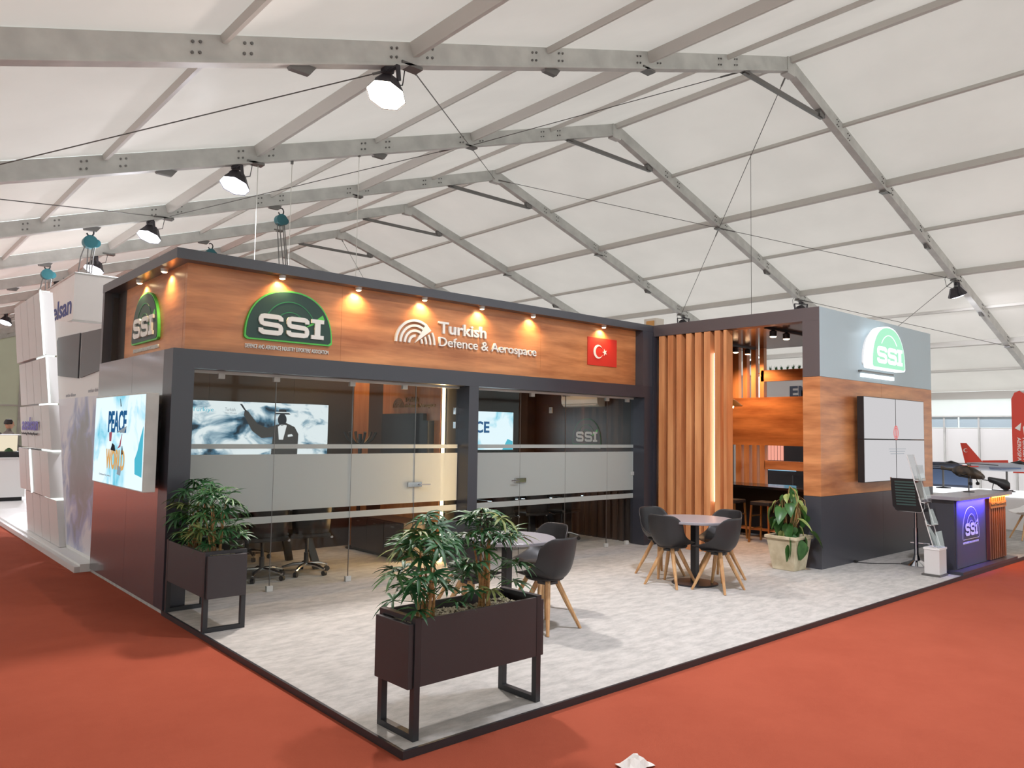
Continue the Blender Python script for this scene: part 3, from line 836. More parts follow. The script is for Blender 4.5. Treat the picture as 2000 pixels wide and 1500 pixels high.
def star(cx, cy, r, rot=0):
    return [(cx + (r if k % 2 == 0 else r * .39) * math.cos(rot + math.pi * k / 5), cy + (r if k % 2 == 0 else r * .39) * math.sin(rot + math.pi * k / 5)) for k in range(10)]
def crescent(cx, cy, r):
    o = arc(cx, cy, r, r, 40, 320, 24); i = arc(cx + r * .25, cy, r * .8, r * .8, 323, 37, 24)
    return o + i
t = thing('flag_sign', (5.94, D + .15, 2.74), 'red Turkish flag panel at the right end of the fascia', 'flag')
f = front(5.94, D + .148, 2.742)
B().fbox(f, 0, .65, 0, .42, 0, .012).build('panel', 'flag_red', t)
B().poly(f, crescent(.225, .21, .105), .012, .016).build('crescent', 'sign_white', t)
B().poly(f, star(.375, .21, .055, math.pi), .012, .016).build('star', 'sign_white', t)

# fascia downlights
for i, x in enumerate((1.104, 2.026, 2.943, 3.85, 4.763, 6.222)):
    lab = ['above the green dome sign', 'between the dome sign and the white lettering', 'above the radar symbol of the lettering', 'above the end of the word Turkish', 'right of the word Turkish', 'above the red flag panel'][i]
    t = thing('downlight', (x, D + .075, 3.35), 'small warm downlight under the cap ' + lab, 'spotlight', 'downlights under the front cap')
    B().lathe([(.034, -.035), (.036, -.005), (.04, 0)], 16, (x, D + .075, 3.35)).build('ring', 'aluminium', t)
    B().lathe([(.018, -.044), (.03, -.036)], 16, (x, D + .075, 3.35)).build('bulb', 'e_spot', t)
    spot(t, (x, D + .085, 3.295), (0, .25, -1), SPOT_W, (255, 214, 156), 140, .9, .015)
for i, y in enumerate((5.572, 4.708)):
    t = thing('downlight', (.075, y, 3.35), 'small warm downlight over the side fascia, ' + ('further back' if i == 0 else 'near the corner'), 'spotlight', 'downlights under the side cap')
    B().lathe([(.034, -.035), (.036, -.005), (.04, 0)], 16, (.075, y, 3.35)).build('ring', 'aluminium', t)
    B().lathe([(.018, -.044), (.03, -.036)], 16, (.075, y, 3.35)).build('bulb', 'e_spot', t)
    spot(t, (.085, y, 3.295), (.25, 0, -1), SPOT_W, (255, 214, 156), 140, .9, .015)

# light box with PEACE / WORLD on the left wall
t = thing('light_box', (0, 6.03, 1.1), 'glowing light box lettered PEACE and WORLD on the left side wall', 'screen')
f = left(0, 6.03, 1.10)
B().fbox(f, .22, 1.52, .1, .85, 0, .08).build('mount', 'black', t)
B().fbox(f, 0, 1.865, 0, .94, .08, .195).build('housing', 'aluminium', t, bevel=.004)
B().fbox(f, .012, 1.853, .012, .928, .195, .200).build('screen', 'screen_peace', t)
lettering('word', 'PEACE', f, .58, 1.26, .55, .78, .003, 'e_scr_navy', t, .03, c0=.2)
lettering('word', 'WORLD', f, .55, 1.25, .17, .38, .003, 'e_scr_orange', t, .03, c0=.2)
B().poly(f, [(.95, .56), (1.2, .55), (1.28, .62), (1.05, .58)], .2, .204).build('picture_ship', 'e_scr_grey', t)
B().poly(f, [(.66, .46), (.72, .46), (.74, .56), (.64, .55)], .2, .204).build('picture_figure', 'e_scr_red', t)
B().poly(f, [(.72, .37), (.9, .36), (.86, .42), (.78, .44)], .2, .204).build('picture_tank', 'e_scr_dark', t)
B().poly(f, [(.98, .39), (1.08, .41), (1.12, .54), (1.05, .43)], .2, .204).build('picture_aircraft', 'e_scr_red', t)
B().poly(f, [(1.14, .33), (1.19, .34), (1.14, .42)], .2, .204).build('picture_aircraft', 'e_scr_dark', t)
B().poly(f, [(1.03, .82), (1.05, .82), (1.01, .90)], .2, .204).build('picture_aircraft', 'e_scr_dark', t)
B().poly(f, [(1.0, .13), (1.12, .12), (1.14, .2), (1.03, .22)], .2, .204).build('picture_craft', 'e_scr_grey', t)
B().poly(f, [(1.62, .16), (1.84, .14), (1.84, .62), (1.75, .5), (1.68, .38), (1.6, .3)], .2, .203).build('colour_wash', 'e_scr_teal', t)
lettering('fine_print', 'Defence for peace', f, .3, .75, .085, .11, .002, 'e_scr_grey', t, c0=.2)

# 2 x 2 video wall on the right tower
t = thing('video_wall', (8.30, YR, 1.10), 'two by two video wall showing a pale grey page with a red emblem', 'screen')
f = front(8.26, YR, 1.10)
B().fbox(f, .3, 1.85, .2, 1.0, 0, .06).build('mount', 'black', t)
for i in range(2):
    for j in range(2):
        a, b_ = i * 1.06, j * .60
        p = B().fbox(f, a + .002, a + 1.058, b_ + .002, b_ + .598, .06, .15).build('display', 'black', t)
        B().fbox(f, a + .012, a + 1.048, b_ + .010, b_ + .590, .15, .152).build('screen', 'e_screen_white', p)
for r_, q in ((.10, .010), (.07, .008)):
    B().strip(f, arc(1.06, .70, r_ * .8, r_, 0, 360, 24), q, .152, .154).build('emblem_ring', 'e_screen_red', t)
B().strip(f, [(1.06, .62), (1.06, .80)], .02, .152, .154).build('emblem_mark', 'e_screen_red', t)
for k in range(3): B().fbox(f, .80 + .03 * k, 1.40 - .03 * k, .46 - .035 * k, .466 - .035 * k, .152, .1535).build('text_line', 'e_scr_grey', t)

# ---- meeting room screens
t = thing('wall_screen', (1.1, 6.7, 1.35), 'wide bright screen with a suited figure pointing across clouds', 'screen')
f = front(.80, 6.72, 1.345)
B().fbox(f, 0, 2.23, 0, .74, 0, .05).build('housing', 'black', t)
B().fbox(f, .01, 2.22, .01, .73, .05, .053).build('screen', 'screen_cloud', t)
c = .054
B().poly(f, [(1.36, .01), (1.75, .01), (1.76, .30), (1.70, .40), (1.56, .46), (1.44, .43), (1.30, .38), (1.15, .44), (1.02, .60), (.97, .63), (.96, .55), (1.08, .34), (1.22, .24), (1.38, .26)], c, c + .002).build('figure_jacket', 'e_scr_suit', t)
B().poly(f, [(1.47, .22), (1.53, .22), (1.58, .42), (1.50, .44), (1.45, .40)], c + .002, c + .004).build('figure_shirt', 'e_scr_shirt', t)
B().poly(f, arc(1.51, .50, .065, .085, 0, 342, 18), c + .002, c + .004).build('figure_head', 'e_scr_dark', t)
B().poly(f, [(1.40, .575), (1.63, .575), (1.60, .60), (1.57, .605), (1.56, .645), (1.46, .645), (1.45, .605), (1.42, .60)], c + .004, c + .006).build('figure_hat', 'e_scr_dark', t)
B().strip(f, [(1.40, .602), (1.62, .602)], .012, c + .006, c + .008).build('hat_band', 'e_scr_shirt', t)
B().poly(f, [(.96, .62), (1.0, .60), (.93, .70), (.90, .70)], c, c + .002).build('figure_hand', 'e_scr_dark', t)
B().poly(f, [(1.60, .26), (1.68, .27), (1.66, .30), (1.60, .29)], c + .002, c + .004).build('pocket_square', 'e_scr_shirt', t)
lettering('word', 'Türkiye', f, .27, .55, .57, .64, .002, 'e_scr_teal', t, c0=c)
lettering('word', 'Turkish', f, .70, .84, .60, .645, .002, 'e_scr_grey', t, c0=c)
lettering('word', 'Defence & Aerospace', f, .70, .86, .56, .585, .002, 'e_scr_grey', t, c0=c)
area(t, (1.95, 6.63, 1.72), (0, -1, 0), 3, (220, 236, 244), 2.1, .65)
t = thing('wall_screen', (5.6, 6.72, 1.4), 'bright screen in the right room half hidden by the centre post, lettered PEACE', 'screen')
f = front(4.78, 6.72, 1.40)
B().fbox(f, 0, 1.88, 0, .68, 0, .05).build('housing', 'black', t)
B().fbox(f, .01, 1.87, .01, .67, .05, .053).build('screen', 'screen_peace', t)
lettering('word', 'PEACE', f, .55, 1.32, .30, .50, .002, 'e_scr_navy', t, .03, c0=.053)
B().poly(f, [(1.62, .01), (1.86, .01), (1.86, .16), (1.74, .2)], .053, .055).build('colour_wash', 'e_scr_teal', t)
area(t, (5.72, 6.63, 1.74), (0, -1, 0), 10, (220, 240, 250), 1.8, .6)
# television and lettering on the partition
t = thing('television', (3.72, 5.6, 1.2), 'dark switched off television on the walnut partition', 'television')
f = left(3.718, 6.22, 1.30)
B().fbox(f, 0, 1.06, 0, .66, .0, .06).build('housing', 'black', t)
B().fbox(f, .015, 1.045, .02, .645, .06, .063).build('screen', 'lamp_black', t)
t = thing('loudspeaker', (3.72, 5.08, 1.2), 'dark narrow loudspeaker right of the switched off television', 'speaker')
B().fbox(f, 1.08, 1.24, .0, .56, 0, .10).build('cabinet', 'black', t); B().fbox(f, 1.09, 1.23, .02, .54, .10, .105).build('grille', 'lamp_black', t)
t = thing('wall_lettering', (3.72, 6.1, 2.05), 'small tan Turkish Defence & Aerospace lettering above the television', 'sign')
tda(t, left(3.718, 6.02, 2.05), 1.06, .145, 'brass', .012)
t = thing('led_strip', (3.72, 4.78, 0), 'glowing vertical LED strip beside the glass door', 'light strip')
B().box(3.722, 3.735, 4.73, 4.81, .0, 2.9).build('profile', 'aluminium', t)
B().box(3.712, 3.722, 4.745, 4.795, .005, 2.9).build('diffuser', 'e_led_warm', t)
area(t, (3.705, 4.77, 1.4), (-1, -.3, 0), 30, (255, 208, 140), .05, 2.8)
# SSI logo, air conditioner and thermostat on the right wall
t = thing('logo_sign', (7.22, 5.73, 1.5), 'small dark SSI logo behind the right glass panes', 'sign')
ssi(t, left(7.218, 5.74, 1.53), .66, .44, ('mid_green', 'room_brown', 'mid_green', 'bright_green', 'off_white', 'off_white'), .006, cap_gap=.03, let=.006)
t = thing('air_conditioner', (7.1, 5.4, 2.2), 'cream wall air conditioner behind the right glass panes', 'air conditioner')
f = left(7.22, 5.84, 2.17)
B().poly(Fr((7.22, 5.84, 2.17), (-1, 0, 0), (0, 0, 1), (0, 1, 0)), [(0, 0), (.14, 0), (.19, .05), (.20, .12), (.19, .26), (0, .27)], -.84, 0).build('body', 'ac_white', t, bevel=.006)
B().fbox(f, .03, .81, .02, .035, .155, .185).build('louvre', 'off_white', t)
lettering('brand_mark', '88000', f, .03, .22, .18, .21, .002, 'lamp_black', t, .02, c0=.2)
t = thing('thermostat', (7.22, 6.28, 2.0), 'tiny cream thermostat left of the air conditioner', 'thermostat')
f = left(7.22, 6.32, 2.07)
B().fbox(f, 0, .08, 0, .11, 0, .025).build('case', 'ac_white', t, bevel=.004); B().fbox(f, .02, .06, .055, .09, .025, .028).build('display', 'print_grey', t)
# downlights in the rooms
for x, y, lab in ((1.0, 6.35, 'left part of the left room'), (2.7, 6.35, 'right part of the left room'), (3.55, 6.45, 'corner of the left room over the oak panel'), (5.0, 5.3, 'left part of the right room'), (6.4, 5.3, 'right part of the right room')):
    t = thing('room_downlight', (x, y, 3.3), 'warm ceiling downlight in the ' + lab, 'spotlight', 'downlights inside the glazed rooms')
    B().lathe([(.05, -.012), (.055, 0)], 16, (x, y, 3.3)).build('ring', 'aluminium', t); B().lathe([(.03, -.02), (.042, -.012)], 16, (x, y, 3.3)).build('bulb', 'e_spot', t)
    spot(t, (x, y, 3.26), (0, .1, -1), ROOM_W * (2.2 if x == 3.55 else 1), (255, 200, 134), 95, .6, .03)

# LED strip inside the slat wall, bar lights, pendant
t = thing('led_strip', (7.42, 3.0, .7), 'bright vertical LED strip glowing between the last two walnut slats', 'light strip')
B().box(7.44, 7.46, 2.955, 3.03, .02, 3.2).build('profile', 'aluminium', t)
B().box(7.425, 7.44, 2.965, 3.02, .74, 2.95).build('diffuser', 'e_led_white', t)
for i, (x0, x1, y, lx) in enumerate(((7.95, 9.1, 2.48, (8.17, 8.56)), (9.3, 10.4, 4.12, (9.75, 10.15)))):
    t = thing('track_light', (x0, y, 3.36), 'black track with two bright spots on the bar ceiling, ' + ('nearer one' if i == 0 else 'further one beside the slats'), 'track light', 'track lights over the bar')
    B().box(x0, x1, y - .02, y + .02, 3.325, 3.358).build('track', 'black', t)
    for x in lx:
        h = B().lathe([(.05, -.10), (.055, -.02), (.02, 0)], 14, (x, y, 3.325)).build('head', 'lamp_black', t)
        B().lathe([(.035, -.112), (.049, -.10)], 14, (x, y, 3.325)).build('bulb', 'e_bar', h)
        spot(t, (x, y, 3.20), (.05, 0, -1), 75, (255, 200, 146), 140, .7, .04)
t = thing('pendant_lamp', (8.7, 3.55, 2.2), 'brass cone pendant lamp hanging over the bar', 'lamp')
B().tube([(8.7, 3.55, 3.36), (8.7, 3.55, 2.36)], .008, 6).build('cord', 'black', t)
B().lathe([(.185, 2.205), (.19, 2.215), (.10, 2.29), (.035, 2.33), (.03, 2.40)], 28, (8.7, 3.55, 0)).build('shade', 'brass', t, smooth=True)
B().lathe([(.04, 2.175), (.05, 2.2)], 16, (8.7, 3.55, 0)).build('bulb', 'e_bar', t)
spot(t, (8.7, 3.55, 2.15), (0, 0, -1), 14, (255, 180, 110), 130, .7, .05)
# ------------------------------------------------------------ furniture
def shell_mesh():
    prof = [(.235, .452), (.15, .432), (.03, .42), (-.08, .42), (-.16, .445), (-.205, .515), (-.228, .60), (-.243, .69), (-.252, .77), (-.258, .815)]
    half = [.19, .215, .232, .24, .242, .240, .236, .226, .200, .150]
    curl = [.025, .06, .105, .16, .205, .185, .12, .06, .02, .0]
    wrap = [0, 0, .0, .015, .06, .10, .115, .105, .08, .05]
    b = B(); n = 13
    for i, (y, z) in enumerate(prof):
        for k in range(n):
            u = -1 + 2 * k / (n - 1); a = abs(u)
            b.v.append(Vector((u * half[i], y + wrap[i] * a ** 2.4, z + curl[i] * a ** 2.6)))
    for i in range(len(prof) - 1):
        for k in range(n - 1):
            b.f.append((i * n + k, i * n + k + 1, (i + 1) * n + k + 1, (i + 1) * n + k))
    return b
def shell_chair():
    t = thing('shell_chair', (0, 0, 0), 'chair', 'chair')
    sh = shell_mesh().build('shell', 'shell_black', t, local=True, smooth=True)
    so = sh.modifiers.new('solid', 'SOLIDIFY'); so.thickness = .014; so.offset = -1
    su = sh.modifiers.new('sub', 'SUBSURF'); su.levels = 1; su.render_levels = 1
    b = B(); n = 20
    b.lathe([(.10, .430), (.165, .432), (.175, .446), (.16, .462), (.08, .468)], n, (0, .03, 0)); b.build('seat_pad', 'cushion', t, local=True, smooth=True)
    B().box(-.08, .08, -.08, .08, .392, .415).build('hub', 'black_metal', t, local=True)
    for sx in (-1, 1):
        for sy in (-1, 1):
            B().tube([(sx * .055, sy * .055, .425), (sx * .125, sy * .12, .235), (sx * .215, sy * .205, 0)], [.024, .022, .014], 8).build('leg', 'beech', t, local=True, smooth=True)
    w = B()
    w.tube([(-.16, -.15, .13), (.16, -.15, .13)], .003, 5); 
    return t
cp = shell_chair(); firstc = [True]
def place(proto, flag, loc, rot, label, group, **kw):
    o = proto if flag[0] else copy_tree(proto); flag[0] = False
    o.location = loc; o.rotation_euler = (0, 0, rot); o['label'] = label; o['group'] = group
    return o
# rotation 0 faces +Y
for (x, y, r, lab) in [(1.90, 1.83, -90, 'black shell chair left of the near round table, behind the bamboo leaves'), (2.42, 1.40, 4, 'black shell chair seen from behind at the near round table'),
                       (2.36, 2.50, 184, 'black shell chair on the far left side of the near round table'), (2.90, 1.98, 86, 'black shell chair with a brown lit backrest beyond the near round table'),
                       (4.90, 1.92, -86, 'black shell chair left of the far round table, back to the viewer'), (5.10, 1.42, 4, 'black shell chair in front of the far round table, right of its column'),
                       (5.30, 2.38, 170, 'black shell chair behind the far round table on the glass side'), (5.68, 1.78, 82, 'black shell chair behind the far round table on the bar side')]:
    place(cp, firstc, (x, y, 0), math.radians(r), lab, 'black shell chairs at the round tables')

def round_table():
    t = thing('round_table', (0, 0, 0), 'table', 'table')
    B().lathe([(.435, .715), (.45, .72), (.45, .742), (.445, .747)], 48).build('tabletop', 'table_grey', t, local=True)
    B().box(-.035, .035, -.035, .035, .02, .71).build('column', 'black_metal', t, local=True)
    B().lathe([(.265, 0), (.265, .010), (.25, .016), (.05, .024)], 40).build('base', 'black_metal', t, local=True)
    B().box(-.15, .15, -.03, .03, .70, .715).build('bracket', 'black_metal', t, local=True)
    return t
rt = round_table(); fr_ = [True]
place(rt, fr_, (2.36, 1.88, 0), 0, 'round grey cafe table near the bamboo planter', 'round cafe tables')
place(rt, fr_, (5.20, 1.80, 0), 0, 'round grey cafe table further back in front of the slat wall', 'round cafe tables')

# steel-framed planter boxes
def planter():
    t = thing('planter_box', (0, 0, 0), 'planter', 'planter')
    L2, W2 = .49, .18
    for s in (-1, 1):
        b = B(); x = s * (L2 - .012)
        b.box(x - .02, x + .02, -W2, -W2 + .04, 0, .672); b.box(x - .02, x + .02, W2 - .04, W2, 0, .672)
        b.box(x - .02, x + .02, -W2 + .04, W2 - .04, 0, .035); b.box(x - .02, x + .02, -W2 + .04, W2 - .04, .645, .672)
        b.build('leg_frame', 'black_metal', t, local=True)
        B().box(*sorted((x + s * .021, x + s * .055)), -W2 + .012, W2 - .012, .285, .64).build('end_panel', 'planter', t, local=True, bevel=.003)
        B().box(-L2 + .033, L2 - .033, *sorted((s * (W2 - .001), s * (W2 - .019))), .29, .662).build('side_panel', 'planter', t, local=True, bevel=.002)
    B().box(-L2 + .012, L2 - .012, -W2 + .018, W2 - .018, .295, .33).build('floor_panel', 'planter', t, local=True)
    B().box(-L2 + .03, L2 - .03, -W2 + .018, W2 - .018, .331, .60).build('soil', 'soil', t, local=True)
    return t
pp = planter(); fp = [True]
place(pp, fp, (.605, .27, 0), math.radians(1.5), 'dark planter box on steel legs at the front corner of the stand', 'planter boxes')
place(pp, fp, (.185, 3.53, 0), math.radians(90), 'dark planter box on steel legs against the left pillar', 'planter boxes')
def pebbles(loc, rot, label):
    b = B(); rnd = random.Random(5)
    for i in range(620):
        x, y = rnd.uniform(-.445, .445), rnd.uniform(-.145, .145); r = rnd.uniform(.008, .016); z = .603 + rnd.uniform(0, .012)
        k = len(b.v)
        b.v += [Vector((x + r * dx * rnd.uniform(.7, 1.3), y + r * dy * rnd.uniform(.7, 1.3), z + r * dz * .7)) for dx, dy, dz in ((1, 0, 0), (-1, 0, 0), (0, 1, 0), (0, -1, 0), (0, 0, 1), (0, 0, -1))]
        b.f += [(k + i_, k + j_, k + l_) for i_, j_, l_ in ((0, 2, 4), (2, 1, 4), (1, 3, 4), (3, 0, 4), (2, 0, 5), (1, 2, 5), (3, 1, 5), (0, 3, 5))]
    for sx in (-1, 1):
        for i in range(40):
            pass
    o = b.build('pebbles', 'pebble'); o.location = loc; o.rotation_euler = (0, 0, rot)
    tag(o, label, 'pebbles', kind='stuff')
pebbles((.605, .27, 0), math.radians(1.5), 'pale pebbles covering the soil of the front planter')
pebbles((.185, 3.53, 0), math.radians(90), 'pale pebbles covering the soil of the planter by the pillar')

# fan-leaved bamboo palms
def frond_mesh(seed, n, length, droop, width):
    rnd = random.Random(seed); b = B()
    for i in range(n):
        az = (i / (n - 1) - .5) * math.radians(215) + rnd.uniform(-.12, .12)
        L_ = length * rnd.uniform(.75, 1.1) * (1 - .25 * abs(i / (n - 1) - .5)); el = rnd.uniform(.1, .55)
        d = Vector((math.cos(az), math.sin(az), 0)); sd = Vector((-math.sin(az), math.cos(az), 0))
        pts = []
        for k, s in enumerate((0, .25, .55, .8, 1)):
            z = L_ * (math.sin(el) * s - droop * s * s); w = width * (.35, 1, .95, .6, .02)[k] * rnd.uniform(.9, 1.1)
            c = d * (L_ * s * math.cos(el)) + Vector((0, 0, z))
            pts += [c - sd * w, c + Vector((0, 0, -w * .35)), c + sd * w]
        k0 = len(b.v); b.v += pts
        for k in range(4):
            for q in range(2): b.f.append((k0 + k * 3 + q, k0 + k * 3 + q + 1, k0 + k * 3 + q + 4, k0 + k * 3 + q + 3))
    b.tube([(0, 0, 0), (-.05, 0, -.03)], .0022, 4)
    return b
FM = {}
for v in range(6):
    m = frond_mesh(v, 9 if v % 2 else 8, .15 + .014 * (v % 3), .42 + .09 * (v % 4), .0115).mesh('frond')
    m.materials.append(MATS[('leaf_a', 'leaf_a', 'leaf_b', 'leaf_a', 'leaf_b', 'leaf_c')[v]]); m.polygons.foreach_set('use_smooth', [True] * len(m.polygons)); FM[v] = m
def bamboo(loc, label, seed, fronds, height, ncane=6, spread=.055):
    rnd = random.Random(seed)
    t = thing('bamboo_palm', loc, label, 'plant', 'bamboo palms in the planter boxes')
    canes = []
    for i in range(ncane):
        a = 2 * math.pi * i / ncane + rnd.uniform(-.4, .4); r = spread * rnd.uniform(.3, 1)
        base = Vector((r * math.cos(a), r * math.sin(a), -.02)); h = height * rnd.uniform(.62, 1.0)
        top = base + Vector((rnd.uniform(-.06, .06), rnd.uniform(-.06, .06), h))
        mid = (base + top) / 2 + Vector((rnd.uniform(-.015, .015), rnd.uniform(-.015, .015), 0))
        B().tube([base, mid, top], [.0105, .0085, .005], 6).build('cane', 'cane', t, local=True, smooth=True)
        canes.append((base, top))
    for (dx, dy, z, s) in fronds:
        c = canes[rnd.randrange(len(canes))]
        tip = Vector((dx, dy, z)); az = math.atan2(dy, dx) if abs(dx) + abs(dy) > .01 else rnd.uniform(0, 6.28)
        f_ = min(max((z - .1) / (c[1].z), .25), .98); start = c[0].lerp(c[1], f_)
        B().tube([start, (start + tip) / 2 + Vector((0, 0, .02)), tip], [.003, .0026, .002], 4).build('stalk', 'leaf_b', t, local=True)
        v = rnd.choice((0, 1, 2, 3, 4, 0, 1, 3)) if rnd.random() > .07 else 5
        o = bpy.data.objects.new('frond', FM[v]); COL.objects.link(o); o.parent = t; o.location = tip
        o.rotation_euler = (rnd.uniform(-.35, .35), rnd.uniform(-.25, .55), az + rnd.uniform(-.5, .5)); o.scale = (s, s, s)
    return t
def cloud(seed, spec):
    """spec rows: height, radius, count, size"""
    rnd = random.Random(seed); out = []
    for z, r, n, s in spec:
        a0 = rnd.uniform(0, 6.28)
        for i in range(n):
            a = a0 + 2 * math.pi * i / n + rnd.uniform(-.35, .35); rr = r * rnd.uniform(.6, 1.1)
            out.append((rr * math.cos(a), rr * math.sin(a), z + rnd.uniform(-.04, .04), s * rnd.uniform(.85, 1.15)))
    return out
bamboo((.30, .26, .60), 'bamboo palm on the left of the front planter', 3, cloud(1, [(.60, .02, 2, 1.1), (.53, .11, 7, 1.0), (.44, .16, 9, 1.0), (.38, .10, 7, .9), (.30, .26, 9, 1.0), (.21, .16, 7, .9), (.13, .22, 5, .85)]), .52)
bamboo((.78, .28, .60), 'bamboo palm on the right of the front planter', 4, cloud(2, [(.64, .03, 2, 1.0), (.55, .12, 8, 1.0), (.48, .17, 9, 1.0), (.42, .10, 8, .9), (.30, .24, 7, 1.0), (.18, .20, 6, .9)]), .55, 7)
bamboo((.17, 3.78, .60), 'bamboo palm at the pillar end of the second planter', 5, cloud(3, [(.60, .05, 3, 1.0), (.52, .14, 9, 1.1), (.42, .18, 10, 1.05), (.30, .18, 11, 1.0), (.19, .17, 8, 1.0), (.10, .15, 6, .9)]), .54, 7)
bamboo((.19, 3.30, .60), 'bamboo palm at the open end of the second planter', 6, cloud(4, [(.60, .06, 3, 1.0), (.50, .14, 9, 1.05), (.40, .18, 10, 1.0), (.28, .20, 11, 1.0), (.18, .18, 8, 1.0), (.09, .14, 5, .9)]), .52, 6)

# stone pot with a climbing plant
PX, PY = 7.30, 1.62
PX, PY = 7.02, 1.62
t = thing('stone_pot', (PX, PY, 0), 'square tapered cream stone pot at the tower corner', 'pot')
def sq(c, h, z, ang=0.0): return [Vector((c[0] + (x * math.cos(ang) - y * math.sin(ang)) * h, c[1] + (x * math.sin(ang) + y * math.cos(ang)) * h, z)) for x, y in ((-1, -1), (1, -1), (1, 1), (-1, 1))]
b = B(); rings = [sq((PX, PY), .15, 0), sq((PX, PY), .205, .40), sq((PX, PY), .225, .40), sq((PX, PY), .225, .44), sq((PX, PY), .195, .44), sq((PX, PY), .185, .36)]
for rg in rings: b.v += rg
for i in range(len(rings) - 1):
    for q in range(4): b.f.append((i * 4 + q, i * 4 + (q + 1) % 4, (i + 1) * 4 + (q + 1) % 4, (i + 1) * 4 + q))
b.f.append((3, 2, 1, 0))
b.build('body', 'stone', t, bevel=.006)
B().hexa(sq((PX, PY), .17, .30), sq((PX, PY), .185, .385)).build('soil', 'soil', t)
def leaf_mesh(L_, W_, fold=.25, drop=.35):
    b = B(); prof = [(-.10, .40), (0, .75), (.15, 1.0), (.35, .98), (.6, .72), (.82, .38), (1.0, .02)]
    for s, w in prof:
        z = -drop * L_ * s * s
        b.v += [Vector((s * L_, -w * W_, z + fold * w * W_)), Vector((s * L_, -w * W_ * .5, z + fold * w * W_ * .35)), Vector((max(s, 0) * L_, 0, z)), Vector((s * L_, w * W_ * .5, z + fold * w * W_ * .35)), Vector((s * L_, w * W_, z + fold * w * W_))]
    for i in range(len(prof) - 1):
        for q in range(4): b.f.append((i * 5 + q, i * 5 + q + 1, (i + 1) * 5 + q + 1, (i + 1) * 5 + q))
    return b
LM = []
for i, (a, c, m_) in enumerate(((.20, .075, 'leaf_pot'), (.24, .085, 'leaf_pot'), (.19, .07, 'leaf_pot_pale'), (.15, .05, 'leaf_pot_pale'))):
    m = leaf_mesh(a, c).mesh('leaf'); m.materials.append(MATS[m_]); m.polygons.foreach_set('use_smooth', [True] * len(m.polygons)); LM.append(m)
t = thing('climbing_plant', (PX, PY, .38), 'half withered climbing plant with large hanging leaves in the stone pot', 'plant')
B().tube([(0, .02, -.05), (.01, .02, .3), (-.01, .02, .52)], [.03, .028, .022], 9).build('moss_pole', 'moss', t, local=True, smooth=True)
rnd = random.Random(9)
for i in range(13):
    a = rnd.uniform(0, 6.28); h = rnd.uniform(.45, .72); r = rnd.uniform(.08, .22)
    B().tube([(0, 0, .0), (r * .6 * math.cos(a), r * .6 * math.sin(a), h * .5), (r * .7 * math.cos(a + .6), r * .7 * math.sin(a + .6), h), (r * 1.1 * math.cos(a + .9), r * 1.1 * math.sin(a + .9), h - .06), (r * 1.2 * math.cos(a + 1), r * 1.2 * math.sin(a + 1), h - .2)], [.009, .008, .007, .006, .004], 6).build('vine', 'vine', t, local=True, smooth=True)
right = Vector((.57, -.82, 0)); toward = Vector((-.82, -.57, 0))
for (r_, tw, z, yaw, pit, mi, s) in [(-.22, .05, .34, 150, 70, 1, 1.0), (.10, .18, .22, -100, 20, 2, 1.1), (.02, .20, .0, -120, 75, 1, 1.15), (.18, .15, -.02, -80, 80, 0, 1.15), (.10, .22, -.06, -110, 85, 0, 1.2), (.26, .06, .05, -40, 35, 0, 1.0),
                                     (.30, .0, .02, -30, 40, 1, .9), (-.06, .14, .30, 120, 40, 2, .9), (.0, .12, .42, -60, 60, 3, 1.0), (.06, .1, .52, -120, 70, 3, 1.1), (-.12, .08, .2, 160, 60, 0, .9), (.16, .05, .38, -20, 60, 3, 1.0),
                                     (-.02, .1, .14, -130, 60, 0, 1.0), (.12, .12, .12, -70, 55, 2, .8), (-.16, -.05, .42, 120, 50, 3, .9), (.2, -.05, .25, 10, 45, 0, 1.0), (.05, .05, .60, -100, 40, 3, .9), (-.1, .1, .05, -150, 70, 3, .9),
                                     (.14, .2, -.10, -95, 85, 0, 1.0), (-.02, .22, -.12, -130, 85, 0, 1.0)]:
    o = bpy.data.objects.new('leaf', LM[mi]); COL.objects.link(o); o.parent = t
    o.location = right * r_ + toward * tw + Vector((0, 0, z + .06)); o.rotation_euler = (rnd.uniform(-.4, .4), math.radians(pit), math.radians(yaw + rnd.uniform(-25, 25))); o.scale = (s, s, s)

for i in range(34):
    mi = rnd.choice((0, 0, 0, 1, 2, 3)); a = rnd.uniform(0, 6.28); r_ = rnd.uniform(.05, .2); z = rnd.uniform(.04, .62); pit = rnd.uniform(30, 85)
    o = bpy.data.objects.new('leaf', LM[mi]); COL.objects.link(o); o.parent = t
    o.location = (r_ * math.cos(a), r_ * math.sin(a), z + .05); o.rotation_euler = (rnd.uniform(-.5, .5), math.radians(pit), a + rnd.uniform(-.6, .6)); k_ = rnd.uniform(.6, 1.0); o.scale = (k_, k_, k_)
# reception counter
t = thing('reception_counter', (8.5, .1, 0), 'anthracite reception counter with a blue lit SSI front and slatted end', 'counter')
B().box(8.50, 10.45, .14, .44, .04, .93).build('body', 'anthracite', t)
B().box(8.36, 10.56, .0, .46, 0.001, .04).build('plinth', 'anthracite', t)
B().box(8.44, 10.52, .04, .47, .93, .975).build('worktop', 'table_grey', t, bevel=.003)
B().box(8.54, 9.62, .125, .14, .05, .925).build('lit_panel', 'lit_front', t)
B().box(9.70, 10.45, .135, .14, .05, .925).build('slat_backing', 'red_slat', t)
for i in range(8):
    x = 9.72 + i * .092
    B().box(x, x + .05, .10, .135, .05, .915).build('slat', 'red_slat', t)
f = front(8.74, .124, .40)
ssi(t, f, .62, .42, ('off_white', 'grey_panel', 'off_white', 'off_white', 'sign_white', 'sign_white'), .003, plate=False, cap_gap=.03, let=.003)
